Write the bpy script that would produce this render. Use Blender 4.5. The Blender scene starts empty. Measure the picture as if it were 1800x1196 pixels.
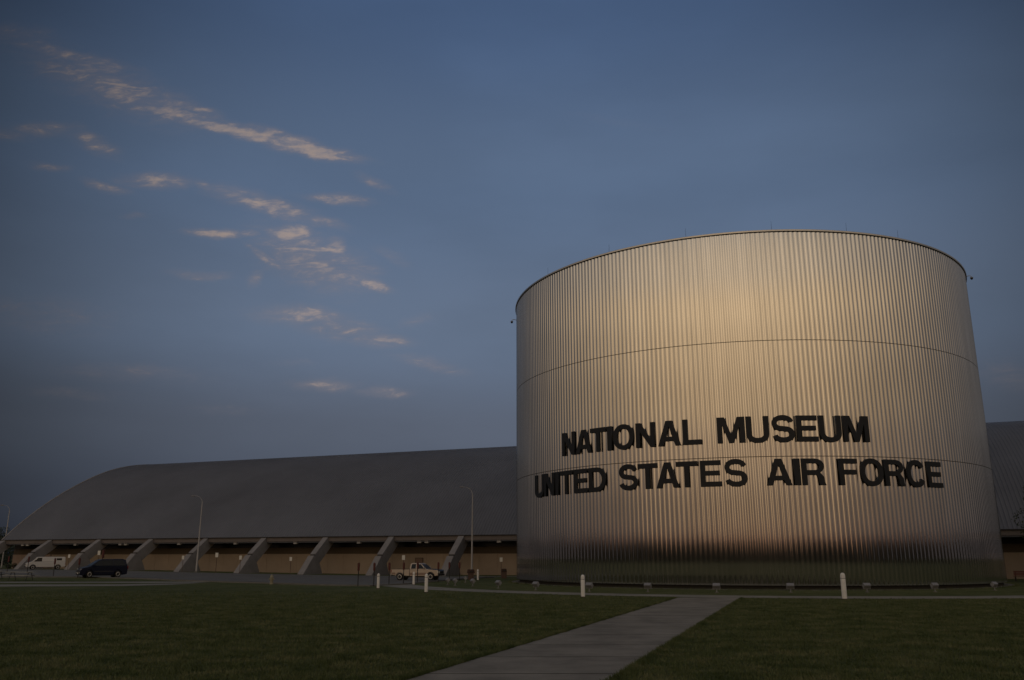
import bpy, bmesh, math, random
import numpy as np
from mathutils import Matrix, Vector

random.seed(7)
rng = np.random.default_rng(7)
PI = math.pi
sc = bpy.context.scene
COL = sc.collection

# ------------------------------------------------------------------ camera model
FPX, HOR, EYE = 1505.0, 982.0, 2.1           # focal length and horizon in photo pixels, eye height in metres
PITCH = math.atan((HOR - 598) / FPX)
SP, CP = math.sin(PITCH), math.cos(PITCH)


def ss(a, b, x):
    t = min(1, max(0, (x - a) / (b - a)))
    return t * t * (3 - 2 * t)


def gz(x, y):
    """height of the terrain: it rises gently towards the far left end of the hall"""
    return 0.5 * ss(15, 75, -x) * ss(60, 120, y)


def ray(px, py):
    dy = py - 598
    return px - 900.0, FPX * CP + dy * SP, FPX * SP - dy * CP


def ground(px, py, z=None):
    rx, ry, rz = ray(px, py)
    zz = 0.0
    for _ in range(12):
        t = (zz - EYE) / rz
        if t < 0 or t * ry > 200:
            t = 200 / ry
        zz = gz(rx * t, ry * t)
    return Vector((rx * t, ry * t, zz))


def at(px, y):
    """point on the ground seen at photo column px, y metres ahead"""
    q = (px - 900.0) / 1553.0
    return Vector((q * y, y, gz(q * y, y)))


# ------------------------------------------------------------------ materials
def new_mat(name):
    m = bpy.data.materials.new(name)
    m.use_nodes = True
    nt = m.node_tree
    return m, nt, nt.nodes['Principled BSDF']


def mat(name, col, rough=0.7, metal=0.0, var=0.0, vscale=2.0, bump=0.0, bscale=30.0, spec=0.5, coat=0.0, stretch=None):
    m, nt, b = new_mat(name)
    b.inputs['Roughness'].default_value = rough
    b.inputs['Metallic'].default_value = metal
    b.inputs['Specular IOR Level'].default_value = spec
    b.inputs['Coat Weight'].default_value = coat
    c = (*col, 1)
    b.inputs['Base Color'].default_value = c
    if var > 0 or bump > 0:
        tc = nt.nodes.new('ShaderNodeTexCoord')
        mp = nt.nodes.new('ShaderNodeMapping')
        nt.links.new(tc.outputs['Object'], mp.inputs[0])
        if stretch:
            mp.inputs['Scale'].default_value = stretch
    if var > 0:
        n = nt.nodes.new('ShaderNodeTexNoise')
        n.inputs['Scale'].default_value = vscale
        n.inputs['Detail'].default_value = 6
        n.inputs['Roughness'].default_value = 0.65
        nt.links.new(mp.outputs[0], n.inputs['Vector'])
        r = nt.nodes.new('ShaderNodeValToRGB')
        r.color_ramp.elements[0].position = 0.28
        r.color_ramp.elements[1].position = 0.72
        r.color_ramp.elements[0].color = (*[v * (1 - var) for v in col], 1)
        r.color_ramp.elements[1].color = (*[min(1, v * (1 + var)) for v in col], 1)
        nt.links.new(n.outputs[0], r.inputs[0])
        nt.links.new(r.outputs[0], b.inputs['Base Color'])
    if bump > 0:
        n2 = nt.nodes.new('ShaderNodeTexNoise')
        n2.inputs['Scale'].default_value = bscale
        n2.inputs['Detail'].default_value = 5
        nt.links.new(mp.outputs[0], n2.inputs['Vector'])
        bp = nt.nodes.new('ShaderNodeBump')
        bp.inputs['Strength'].default_value = bump
        bp.inputs['Distance'].default_value = 0.03
        nt.links.new(n2.outputs[0], bp.inputs['Height'])
        nt.links.new(bp.outputs[0], b.inputs['Normal'])
    return m


def grass_mat():
    m, nt, b = new_mat('lawn_grass')
    L = nt.links.new
    tc = nt.nodes.new('ShaderNodeTexCoord')
    def noise(scale, det, rough=0.6, sx=(1, 1, 1)):
        mp = nt.nodes.new('ShaderNodeMapping')
        mp.inputs['Scale'].default_value = sx
        L(tc.outputs['Object'], mp.inputs[0])
        n = nt.nodes.new('ShaderNodeTexNoise')
        n.inputs['Scale'].default_value = scale
        n.inputs['Detail'].default_value = det
        n.inputs['Roughness'].default_value = rough
        L(mp.outputs[0], n.inputs['Vector'])
        return n
    big = noise(0.16, 5, 0.65)
    mid = noise(1.3, 6, 0.75, (1, 0.8, 1))
    fine = noise(28, 4, 0.8)
    def mixn(a, b_, f):
        mx = nt.nodes.new('ShaderNodeMix')
        mx.inputs[0].default_value = f
        L(a, mx.inputs[2]); L(b_, mx.inputs[3])
        return mx.outputs[0]
    v = mixn(mixn(big.outputs[0], mid.outputs[0], 0.55), fine.outputs[0], 0.4)
    r = nt.nodes.new('ShaderNodeValToRGB')
    e = r.color_ramp.elements
    e[0].position = 0.42; e[0].color = (0.050, 0.065, 0.022, 1)
    e[1].position = 0.60; e[1].color = (0.152, 0.146, 0.068, 1)
    k = e.new(0.5); k.color = (0.092, 0.104, 0.040, 1)
    L(v, r.inputs[0])
    L(r.outputs[0], b.inputs['Base Color'])
    b.inputs['Roughness'].default_value = 0.95
    b.inputs['Specular IOR Level'].default_value = 0.1
    bp = nt.nodes.new('ShaderNodeBump')
    bp.inputs['Strength'].default_value = 0.8
    bp.inputs['Distance'].default_value = 0.05
    L(fine.outputs[0], bp.inputs['Height'])
    L(bp.outputs[0], b.inputs['Normal'])
    return m


def blade_mat():
    m, nt, b = new_mat('grass_blades')
    L = nt.links.new
    tc = nt.nodes.new('ShaderNodeTexCoord')
    n = nt.nodes.new('ShaderNodeTexNoise')
    n.inputs['Scale'].default_value = 0.9; n.inputs['Detail'].default_value = 8; n.inputs['Roughness'].default_value = 0.75
    L(tc.outputs['Object'], n.inputs['Vector'])
    r = nt.nodes.new('ShaderNodeValToRGB')
    e = r.color_ramp.elements
    e[0].position = 0.40; e[0].color = (0.047, 0.067, 0.023, 1)
    e[1].position = 0.62; e[1].color = (0.152, 0.154, 0.076, 1)
    k = e.new(0.5); k.color = (0.088, 0.106, 0.042, 1)
    L(n.outputs[0], r.inputs[0]); L(r.outputs[0], b.inputs['Base Color'])
    b.inputs['Roughness'].default_value = 0.8
    b.inputs['Specular IOR Level'].default_value = 0.2
    return m


ANISO = -0.72


def cladding_mat(name='ribbed_aluminium', c0=(0.53, 0.525, 0.52), c1=(0.63, 0.625, 0.62)):
    """mill-finish ribbed aluminium: a fairly sharp reflection with a wide satin haze under it, faintly streaked"""
    m, nt, b = new_mat(name)
    L = nt.links.new
    tc = nt.nodes.new('ShaderNodeTexCoord')
    mp = nt.nodes.new('ShaderNodeMapping')
    mp.inputs['Scale'].default_value = (1.2, 1.2, 0.10)
    L(tc.outputs['Object'], mp.inputs[0])
    n = nt.nodes.new('ShaderNodeTexNoise')
    n.inputs['Scale'].default_value = 1.4; n.inputs['Detail'].default_value = 6; n.inputs['Roughness'].default_value = 0.6
    L(mp.outputs[0], n.inputs['Vector'])
    r = nt.nodes.new('ShaderNodeValToRGB')
    n.inputs['Lacunarity'].default_value = 2.3
    r.color_ramp.elements[0].position = 0.3; r.color_ramp.elements[0].color = (*c0, 1)
    r.color_ramp.elements[1].position = 0.7; r.color_ramp.elements[1].color = (*c1, 1)
    L(n.outputs[0], r.inputs[0])
    mr = nt.nodes.new('ShaderNodeMapRange')
    mr.inputs['From Min'].default_value = 0.25; mr.inputs['From Max'].default_value = 0.75
    mr.inputs['To Min'].default_value = 0.072; mr.inputs['To Max'].default_value = 0.090
    L(n.outputs[0], mr.inputs['Value'])
    # drawn along its length: the finish spreads reflections sideways far more than up and down
    gl = nt.nodes.new('ShaderNodeBsdfAnisotropic')
    gl.inputs['Anisotropy'].default_value = ANISO
    tg = nt.nodes.new('ShaderNodeTangent'); tg.direction_type = 'RADIAL'; tg.axis = 'Z'
    L(tg.outputs[0], gl.inputs['Tangent'])
    L(r.outputs[0], gl.inputs['Color']); L(mr.outputs[0], gl.inputs['Roughness'])
    b.inputs['Metallic'].default_value = 1.0
    L(r.outputs[0], b.inputs['Base Color'])
    b.inputs['Roughness'].default_value = 0.36
    mx = nt.nodes.new('ShaderNodeMixShader'); mx.inputs[0].default_value = 0.04
    L(gl.outputs[0], mx.inputs[1]); L(b.outputs[0], mx.inputs[2])
    L(mx.outputs[0], nt.nodes['Material Output'].inputs['Surface'])
    return m


M = dict(
    grass=grass_mat(), blades=blade_mat(), cladding=cladding_mat(),
    seam=mat('seam_shadow_metal', (0.10, 0.085, 0.065), 0.5, 0.6),
    coping=mat('coping_metal', (0.55, 0.52, 0.48), 0.35, 1.0, 0.1, 1.0),
    plinth=mat('plinth_shadow_dark', (0.03, 0.028, 0.026), 0.9),
    concrete=mat('path_concrete', (0.236, 0.214, 0.184), 0.92, 0, 0.36, 0.55, 0.25, 60, 0.2),
    ring_concrete=mat('walk_concrete', (0.245, 0.23, 0.20), 0.92, 0, 0.25, 0.4, 0.25, 40, 0.2),
    gravel=mat('gravel_edging', (0.16, 0.15, 0.125), 0.95, 0, 0.5, 9.0, 0.7, 40, 0.1),
    asphalt=mat('asphalt', (0.145, 0.136, 0.123), 0.85, 0, 0.2, 0.3, 0.2, 60, 0.3),
    kerb=mat('kerb_concrete', (0.15, 0.145, 0.13), 0.9, 0, 0.2, 1.0),
    white_line=mat('road_paint', (0.42, 0.41, 0.38), 0.8, 0, 0.3, 3.0),
    roof=mat('roof_metal', (0.145, 0.150, 0.172), 0.6, 0.1, 0.15, 0.10, 0, 1, 0.35),
    fascia=mat('fascia_bronze', (0.135, 0.115, 0.110), 0.6, 0, 0.12, 0.5),
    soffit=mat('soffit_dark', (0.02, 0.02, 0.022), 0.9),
    tan=mat('tan_wall', (0.325, 0.258, 0.198), 0.9, 0, 0.10, 0.4, 0.15, 20, 0.2),
    tan_left=mat('pale_pink_wall', (0.30, 0.22, 0.18), 0.9, 0, 0.10, 0.6),
    brownband=mat('brown_band', (0.075, 0.055, 0.038), 0.8, 0, 0.1, 0.5),
    darkglass=mat('dark_glass', (0.012, 0.013, 0.018), 0.25, 0, spec=0.3),
    bconc=mat('buttress_concrete', (0.245, 0.232, 0.232), 0.9, 0, 0.16, 0.7, 0.3, 14, 0.2),
    joint=mat('joint_dark', (0.04, 0.036, 0.034), 0.9),
    door=mat('brown_door', (0.17, 0.105, 0.075), 0.6),
    letter=mat('letter_black', (0.014, 0.016, 0.021), 0.5, 0, 0.2, 2.0, spec=0.3),
    galv=mat('lamp_aluminium', (0.40, 0.385, 0.38), 0.6, 0.0, 0.1, 1.0),
    grey=mat('floodlight_grey', (0.21, 0.21, 0.225), 0.6, 0, 0.12, 6.0),
    glass=mat('lamp_glass', (0.10, 0.11, 0.12), 0.15),
    white=mat('bollard_white', (0.72, 0.70, 0.67), 0.7, 0, 0.10, 4.0, 0.15, 40),
    signwhite=mat('sign_white', (0.68, 0.66, 0.60), 0.6, 0, 0.06, 6.0),
    black=mat('black_metal', (0.022, 0.020, 0.019), 0.6),
    red=mat('dull_red', (0.085, 0.016, 0.012), 0.65, 0, 0.15, 8.0),
    brown=mat('brown_metal', (0.10, 0.060, 0.045), 0.7, 0, 0.15, 5.0),
    darkbrown=mat('dark_brown', (0.055, 0.022, 0.014), 0.7),
    bench=mat('bench_red_wood', (0.16, 0.055, 0.045), 0.7, 0, 0.2, 6.0),
    table=mat('weathered_table', (0.36, 0.35, 0.32), 0.85, 0, 0.2, 5.0),
    hydrant=mat('hydrant_yellow', (0.26, 0.235, 0.16), 0.6, 0, 0.1, 9.0),
    bark=mat('bark', (0.05, 0.04, 0.03), 0.95, 0, 0.3, 4.0, 0.5, 20),
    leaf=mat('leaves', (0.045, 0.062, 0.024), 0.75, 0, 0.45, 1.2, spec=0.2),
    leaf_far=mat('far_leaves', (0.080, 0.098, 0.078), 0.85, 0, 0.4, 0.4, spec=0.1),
    vanwhite=mat('white_paint', (0.52, 0.51, 0.50), 0.35, 0, 0.03, 2.0, coat=0.3),
    navy=mat('navy_paint', (0.004, 0.007, 0.022), 0.30, 0, spec=0.25),
    tanpaint=mat('gold_tan_paint', (0.50, 0.41, 0.33), 0.38, 0.1, 0.03, 2.0, coat=0.4),
    tanlow=mat('brown_two_tone_paint', (0.25, 0.175, 0.135), 0.42, 0.1, coat=0.3),
    carglass=mat('car_glass', (0.008, 0.011, 0.015), 0.12, 0, spec=0.25),
    tyre=mat('tyre_rubber', (0.016, 0.015, 0.015), 0.9),
    rim=mat('wheel_alloy', (0.42, 0.40, 0.38), 0.4, 0.7),
    bumper=mat('bumper_plastic', (0.035, 0.035, 0.038), 0.6),
    chrome=mat('chrome_trim', (0.6, 0.58, 0.56), 0.25, 1.0),
    lens=mat('headlight_lens', (0.75, 0.73, 0.68), 0.15, 0, spec=0.7),
    redlens=mat('tail_lens', (0.20, 0.015, 0.012), 0.25),
    dirt=mat('dirt', (0.07, 0.055, 0.035), 0.95, 0, 0.3, 5.0),
    shrub=mat('shrub_leaves', (0.032, 0.040, 0.022), 0.85, 0, 0.4, 3.0, spec=0.15),
)


# ------------------------------------------------------------------ object helpers
def wm(o):
    return (wm(o.parent) @ o.matrix_basis) if o.parent else o.matrix_basis.copy()


class MB:
    def __init__(self):
        self.v = []; self.f = []

    def add(self, vs, fs):
        k = len(self.v)
        self.v += [tuple(p) for p in vs]
        self.f += [tuple(i + k for i in q) for q in fs]
        return self

    def hexa(self, b, t):
        """b, t: four bottom and four top points in the same turning order (counter-clockwise from above)"""
        return self.add(list(b) + list(t), [(3, 2, 1, 0), (4, 5, 6, 7), (0, 1, 5, 4), (1, 2, 6, 5), (2, 3, 7, 6), (3, 0, 4, 7)])

    def box(self, x0, x1, y0, y1, z0, z1):
        return self.hexa([(x0, y0, z0), (x1, y0, z0), (x1, y1, z0), (x0, y1, z0)],
                         [(x0, y0, z1), (x1, y0, z1), (x1, y1, z1), (x0, y1, z1)])

    def obox(self, mtx, sx, sy, sz):
        pts = []
        for z in (-sz / 2, sz / 2):
            for x, y in ((-sx / 2, -sy / 2), (sx / 2, -sy / 2), (sx / 2, sy / 2), (-sx / 2, sy / 2)):
                pts.append(mtx @ Vector((x, y, z)))
        return self.hexa(pts[:4], pts[4:])

    def tube(self, pts, radii, n=10, cap=True):
        pts = [Vector(p) for p in pts]
        if not hasattr(radii, '__len__'):
            radii = [radii] * len(pts)
        k = len(self.v); up = None
        for i, p in enumerate(pts):
            d = (pts[min(i + 1, len(pts) - 1)] - pts[max(i - 1, 0)]).normalized()
            if up is None:
                up = d.orthogonal().normalized()
            a = (up - d * up.dot(d)).normalized(); b = d.cross(a); up = a
            for j in range(n):
                t = 2 * PI * j / n
                self.v.append(tuple(p + (a * math.cos(t) + b * math.sin(t)) * radii[i]))
        for i in range(len(pts) - 1):
            for j in range(n):
                j2 = (j + 1) % n
                self.f.append((k + i * n + j, k + i * n + j2, k + (i + 1) * n + j2, k + (i + 1) * n + j))
        if cap:
            self.f.append(tuple(k + j for j in reversed(range(n))))
            self.f.append(tuple(k + (len(pts) - 1) * n + j for j in range(n)))
        return self

    def lathe(self, prof, c=(0, 0, 0), n=20):
        """prof: (radius, z) from bottom to top"""
        k = len(self.v)
        for r, z in prof:
            for j in range(n):
                t = 2 * PI * j / n
                self.v.append((c[0] + r * math.cos(t), c[1] + r * math.sin(t), c[2] + z))
        for i in range(len(prof) - 1):
            for j in range(n):
                j2 = (j + 1) % n
                self.f.append((k + i * n + j, k + i * n + j2, k + (i + 1) * n + j2, k + (i + 1) * n + j))
        self.f.append(tuple(k + j for j in reversed(range(n))))
        self.f.append(tuple(k + (len(prof) - 1) * n + j for j in range(n)))
        return self

    def prism(self, prof, ylo, yhi):
        """side profile (x, z); ylo, yhi: number or function of z"""
        fl = ylo if callable(ylo) else (lambda z: ylo)
        fh = yhi if callable(yhi) else (lambda z: yhi)
        n = len(prof)
        vs = [(x, fl(z), z) for x, z in prof] + [(x, fh(z), z) for x, z in prof]
        fs = [tuple(range(n)), tuple(reversed(range(n, 2 * n)))]
        for i in range(n):
            j = (i + 1) % n
            fs.append((i, i + n, j + n, j))
        return self.add(vs, fs)

    def build(self, name, m, parent=None, smooth=False, bevel=0.0, local=False, recalc=True):
        me = bpy.data.meshes.new(name)
        vs = self.v
        if parent is not None and not local:
            inv = wm(parent).inverted()
            vs = [tuple(inv @ Vector(p)) for p in vs]
        me.from_pydata(vs, [], self.f)
        if recalc:
            bm = bmesh.new(); bm.from_mesh(me)
            bmesh.ops.recalc_face_normals(bm, faces=bm.faces)
            bm.to_mesh(me); bm.free()
        me.materials.append(m)
        if smooth:
            me.polygons.foreach_set('use_smooth', [True] * len(me.polygons))
            try:
                me.set_sharp_from_angle(angle=math.radians(38))
            except Exception:
                pass
        me.update()
        o = bpy.data.objects.new(name, me)
        COL.objects.link(o)
        if parent is not None:
            o.parent = parent
        if bevel > 0:
            md = o.modifiers.new('bevel', 'BEVEL')
            md.width = bevel; md.segments = 2; md.limit_method = 'ANGLE'; md.angle_limit = math.radians(35)
        return o


def tag(o, label=None, cat=None, group=None, kind=None):
    if label: o['label'] = label
    if cat: o['category'] = cat
    if group: o['group'] = group
    if kind: o['kind'] = kind
    return o


def thing(name, label, cat, loc=(0, 0, 0), rotz=0.0, group=None):
    o = bpy.data.objects.new(name, None)
    o.empty_display_size = 0.2
    o.location = loc; o.rotation_euler = (0, 0, rotz)
    COL.objects.link(o)
    return tag(o, label, cat, group)


def copy_tree(o, parent=None):
    c = o.copy(); COL.objects.link(c); c.parent = parent
    for ch in list(o.children):
        copy_tree(ch, c)
    return c


def place(proto, used, loc, rotz, label, scale=1.0):
    o = proto if not used[0] else copy_tree(proto)
    used[0] = True
    o.location = loc; o.rotation_euler = (0, 0, rotz); o.scale = (scale,) * 3
    o['label'] = label
    return o


# ------------------------------------------------------------------ ground sheets
def sheet(name, poly, m, off, step=4.0, label=None):
    bm = bmesh.new()
    f = bm.faces.new([bm.verts.new((p[0], p[1], 0)) for p in poly])
    xs = [p[0] for p in poly]; ys = [p[1] for p in poly]
    for ax, lo, hi in ((0, min(xs), max(xs)), (1, min(ys), max(ys))):
        k = math.ceil(lo / step) * step
        while k < hi:
            co = [0, 0, 0]; co[ax] = k; no = [0, 0, 0]; no[ax] = 1
            bmesh.ops.bisect_plane(bm, geom=bm.verts[:] + bm.edges[:] + bm.faces[:], plane_co=co, plane_no=no, dist=1e-4)
            k += step
    for v in bm.verts:
        v.co.z = gz(v.co.x, v.co.y) + off
    bmesh.ops.triangulate(bm, faces=bm.faces[:])
    bmesh.ops.recalc_face_normals(bm, faces=bm.faces[:])
    for f in bm.faces:
        if f.normal.z < 0: f.normal_flip()
    me = bpy.data.meshes.new(name); bm.to_mesh(me); bm.free()
    me.materials.append(m)
    o = bpy.data.objects.new(name, me); COL.objects.link(o)
    return tag(o, label, kind='structure')


# the lawn: one sheet out to the horizon
ax = sorted(set([-4000, -2000, -1000, -600, -400, -300, -250, -200, -160] + list(range(-132, 133, 4)) + [160, 200, 250, 300, 400, 600, 1000, 2000, 4000]))
ay = sorted(set([-4000, -2000, -1000, -500, -250, -120, -60, -30] + list(range(-12, 181, 4)) + [220, 300, 400, 600, 1000, 2000, 4000]))
V = [(x, y, gz(x, y)) for y in ay for x in ax]
nx = len(ax)
F = [(j * nx + i, j * nx + i + 1, (j + 1) * nx + i + 1, (j + 1) * nx + i) for j in range(len(ay) - 1) for i in range(nx - 1)]
tag(MB().add(V, F).build('lawn', M['grass'], recalc=False), 'wide mown lawn in dusk light', kind='structure')

# ------------------------------------------------------------------ hall geometry (world frame of the facade)
AL = math.radians(21.5)
U = Vector((-math.cos(AL), math.sin(AL), 0))       # along the eaves, to the left and away
N = Vector((math.sin(AL), math.cos(AL), 0))        # into the building
H0 = Vector((0, 112.8, 0))
ZE = 5.14


def hp(t, s, z=0.0):
    return H0 + U * t + N * s + Vector((0, 0, z))


# drum
DC = Vector((21.43, 81.6, 0)); DR = 21.0; DZ = 26.0
TH0 = math.atan2(-DC.y, -DC.x)


def dp(phi, r, z=0.0):
    th = TH0 + math.radians(phi)
    return DC + Vector((r * math.cos(th), r * math.sin(th), z))


def dphi_at(px, r):
    """angle round the drum of the front crossing of photo column px with the circle of radius r"""
    q = (px - 900.0) / 1560.0
    d = Vector((q, 1.0)).normalized()
    c = Vector((DC.x, DC.y))
    b = d.dot(c); disc = b * b - (c.dot(c) - r * r)
    t = b - math.sqrt(max(0, disc))
    p = d * t - c
    base = -c
    return math.degrees(math.atan2(base.x * p.y - base.y * p.x, base.dot(p)))


# car park: kerbed asphalt between the lawn and the hall
near = [(-140, 1017), (60, 1015.5), (150, 1015.5), (240, 1018), (300, 1021), (400, 1024.5), (500, 1027.5), (600, 1030.5),
        (650, 1031), (715, 1028), (770, 1022.5), (820, 1018.2), (868, 1015.8)]
nearw = [ground(*p) for p in near]
far = [hp(3, -8.2), hp(40, -7.6), hp(70, -7.4), hp(140, -7.2)]
sheet('car_park', [(p.x, p.y) for p in nearw] + [(p.x, p.y) for p in far], M['asphalt'], 0.012)
# kerb along the near side of the car park
kb = MB()
for a, b in zip(nearw[:-1], nearw[1:]):
    d = (b - a).normalized(); n = Vector((-d.y, d.x, 0)) * 0.09
    za, zb = Vector((0, 0, 0.11)), Vector((0, 0, 0.11))
    lo = Vector((0, 0, -0.1))
    kb.hexa([a - n + lo, b - n + lo, b + n + lo, a + n + lo], [a - n + za, b - n + zb, b + n + zb, a + n + za])
tag(kb.build('kerb', M['kerb']), 'low concrete kerb along the lawn side of the car park', kind='structure')
# bay lines on the asphalt along the hall
bl = MB()
for i in range(40):
    t = 6 + i * 2.9
    a = hp(t, -9.0); b = hp(t, -14.0)
    n = U * 0.06
    if (b.x, b.y) and b.y > 84:
        p = [a - n, a + n, b + n, b - n]
        bl.add([(v.x, v.y, gz(v.x, v.y) + 0.02) for v in p], [(0, 1, 2, 3)])
tag(bl.build('bay_marking_paint', M['white_line']), 'worn parking bay lines on the asphalt', kind='structure')

# ring walk round the drum
rm = MB(); R0, R1 = 30.7, 33.7; nseg = 200
vs = []; a0, a1 = -117, 104
for i in range(nseg + 1):
    ph = a0 + (a1 - a0) * i / nseg
    for r in (R0, R1):
        p = dp(ph, r); vs.append((p.x, p.y, gz(p.x, p.y) + 0.010))
fs = [(2 * i, 2 * i + 1, 2 * i + 3, 2 * i + 2) for i in range(nseg)]
tag(rm.add(vs, fs).build('ring_path', M['ring_concrete']), 'curved concrete walk circling the drum', kind='structure')
# apron strip at the foot of the drum
am = MB(); vs = []
for i in range(241):
    for r, z in ((20.4, 0.03), (21.55, 0.03), (21.6, 0.0)):
        p = dp(360 * i / 240, r); vs.append((p.x, p.y, z + 0.006))
fs = []
for i in range(240):
    fs += [(3 * i, 3 * i + 1, 3 * i + 4, 3 * i + 3), (3 * i + 1, 3 * i + 2, 3 * i + 5, 3 * i + 4)]
tag(am.add(vs, fs).build('gravel_apron', M['gravel']), 'narrow gravel edging at the foot of the drum', kind='structure')

# straight walk across the lawn: separate slabs with open joints
LB, LT = ground(715, 1196), ground(1187, 1052.5)
RB, RT = ground(1075, 1196), ground(1303, 1052.5)
dl = (LT - LB).normalized(); dr = (RT - RB).normalized()
LB2 = LB - dl * 14; RB2 = RB - dr * 14
# run the walk in under the ring walk's outer edge
LT2 = LT; RT2 = RT
pm = MB(); nsl = 16
for i in range(nsl):
    f0, f1 = i / nsl, (i + 1) / nsl - 0.0012
    a, b = LB2.lerp(LT2, f0), RB2.lerp(RT2, f0)
    c, d = RB2.lerp(RT2, f1), LB2.lerp(LT2, f1)
    tops = [p + Vector((0, 0, 0.007)) for p in (a, b, c, d)]
    if i == nsl - 1:
        tops[2] += dr * 1.2; tops[3] += dl * 1.2
    pm.add(tops, [(0, 1, 2, 3)])
tag(pm.build('footpath', M['concrete']), 'straight concrete footpath crossing the lawn to the drum', kind='structure')

# loop path at the picnic corner
pa = [(-160, 1033), (0, 1031.6), (120, 1031), (220, 1030.4), (300, 1028.4), (352, 1025.4), (290, 1026.4), (200, 1027.6), (100, 1027.8), (0, 1028), (-160, 1028.5)]
sheet('picnic_path', [tuple(ground(*p)[:2]) for p in pa], M['ring_concrete'], 0.010)
pb = [(-160, 1025.4), (0, 1025.2), (150, 1025.0), (290, 1025.6), (345, 1025.0), (390, 1022.6), (300, 1022.8), (150, 1023.2), (0, 1023.2), (-160, 1023.2)]
sheet('picnic_path', [tuple(ground(*p)[:2]) for p in pb], M['ring_concrete'], 0.014)
# walk from the car park to the entrance behind the drum
pc = [hp(4, -8.0), hp(-10, -7.9), hp(-10, -5.6), hp(4, -5.9)]
sheet('entrance_path', [(p.x, p.y) for p in pc], M['ring_concrete'], 0.016)

# ------------------------------------------------------------------ grass blades near the camera
def path_side(x, y):
    """True where the footpath is"""
    fy = (y - LB2.y) / (LT2.y - LB2.y)
    xl = LB2.x + (LT2.x - LB2.x) * fy
    fr = (y - RB2.y) / (RT2.y - RB2.y)
    xr = RB2.x + (RT2.x - RB2.x) * fr
    return (x > xl) & (x < xr)


def blades(count, y0, y1, hmin, hmax, wd, power=1.6):
    u = rng.random(count)
    y = y0 + (y1 - y0) * u ** power
    x = (rng.random(count) * 2 - 1) * (y * 0.66 + 2)
    # clumping
    keep = ~path_side(x, y)
    x = x[keep]; y = y[keep]
    return x, y


def blade_mesh(x, y, h, w):
    n = len(x)
    a = rng.random(n) * 2 * PI
    lean = 0.55 * h * (0.3 + rng.random(n))
    b = rng.random(n) * 2 * PI
    ca, sa = np.cos(a) * w / 2, np.sin(a) * w / 2
    v = np.zeros((n, 3, 3), np.float32)
    v[:, 0] = np.stack([x - ca, y - sa, np.full(n, 0.0)], 1)
    v[:, 1] = np.stack([x + ca, y + sa, np.full(n, 0.0)], 1)
    v[:, 2] = np.stack([x + np.cos(b) * lean, y + np.sin(b) * lean, h], 1)
    return v.reshape(-1, 3)


def tri_object(name, v, m):
    n = len(v) // 3
    me = bpy.data.meshes.new(name)
    me.vertices.add(n * 3); me.vertices.foreach_set('co', v.astype(np.float32).ravel())
    me.loops.add(n * 3); me.loops.foreach_set('vertex_index', np.arange(n * 3, dtype=np.int32))
    me.polygons.add(n); me.polygons.foreach_set('loop_start', np.arange(0, n * 3, 3, dtype=np.int32))
    me.update(); me.validate()
    me.materials.append(m)
    o = bpy.data.objects.new(name, me); COL.objects.link(o)
    return o


x1, y1 = blades(460000, 11.5, 62, 0.03, 0.07, 0.012, 1.35)
kp = rng.random(len(x1)) > np.clip((y1 - 36) / 26, 0, 1) ** 0.8
x1, y1 = x1[kp], y1[kp]
rr_ = np.hypot(x1 - DC.x, y1 - DC.y)
kp = (rr_ > R1 + 0.05)
x1, y1 = x1[kp], y1[kp]
h1 = 0.025 + 0.045 * rng.random(len(x1)) + 0.02 * (np.sin(x1 * 1.7 + np.sin(y1 * 0.9) * 2) * np.sin(y1 * 1.3 + x1 * 0.4) > 0.45)
va = blade_mesh(x1, y1, h1, 0.014 + 0.0006 * y1)
# long fringe along both edges of the footpath
fr = []
for (A, B, sgn) in ((LB2, LT2, -1), (RB2, RT2, 1)):
    k = 16000
    f = rng.random(k)
    ex = A.x + (B.x - A.x) * f; ey = A.y + (B.y - A.y) * f
    wob = 0.02 * np.sin(ey * 2.3) + 0.02 * np.sin(ey * 5.1 + 1)
    ex = ex + sgn * (np.abs(rng.normal(0, 0.08, k)) - 0.02 + wob * 0.6)
    fr.append(blade_mesh(ex, ey, 0.05 + 0.07 * rng.random(k), 0.016))
# tufts along the gravel edging
k = 5000
ph = np.radians(rng.random(k) * 200 - 100) + TH0
rr = 21.55 + np.abs(rng.normal(0, 0.12, k))
fr.append(blade_mesh(DC.x + rr * np.cos(ph), DC.y + rr * np.sin(ph), 0.05 + 0.15 * rng.random(k) ** 2, 0.03))
o = tri_object('grass', np.concatenate([va] + fr), M['blades'])
tag(o, 'short dry green grass blades of the lawn', 'grass', kind='stuff')

# ------------------------------------------------------------------ the drum building
drum = thing('drum_building', 'huge round building clad in shining vertically ribbed aluminium', 'building', tuple(DC))
NR = 376


RIBD = 0.0170


def rib_band(z0, z1):
    mb = MB(); dth = 2 * PI / NR
    # shallow waved ribs: flat-topped crest and rounded valley
    ns = 16
    prof = []
    for i in range(ns):
        c = math.cos(2 * PI * i / ns)
        prof.append((i / ns, RIBD * (math.copysign(abs(c) ** 0.62, c) - 1)))
    vs = []
    for z in (z0, z1):
        for i in range(NR):
            for f, d in prof:
                t = (i + f) * dth
                r = DR + d
                vs.append((r * math.cos(t), r * math.sin(t), z))
    n = NR * ns
    fs = [(i, (i + 1) % n, n + (i + 1) % n, n + i) for i in range(n)]
    return mb.add(vs, fs)


bands = [(0.30, 9.08), (9.13, 17.56), (17.61, 25.98)]
for z0, z1 in bands:
    co_ = rib_band(z0, z1).build('cladding', M['cladding'], drum, local=True, recalc=True)
    co_.data.polygons.foreach_set('use_smooth', [True] * len(co_.data.polygons))


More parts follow.
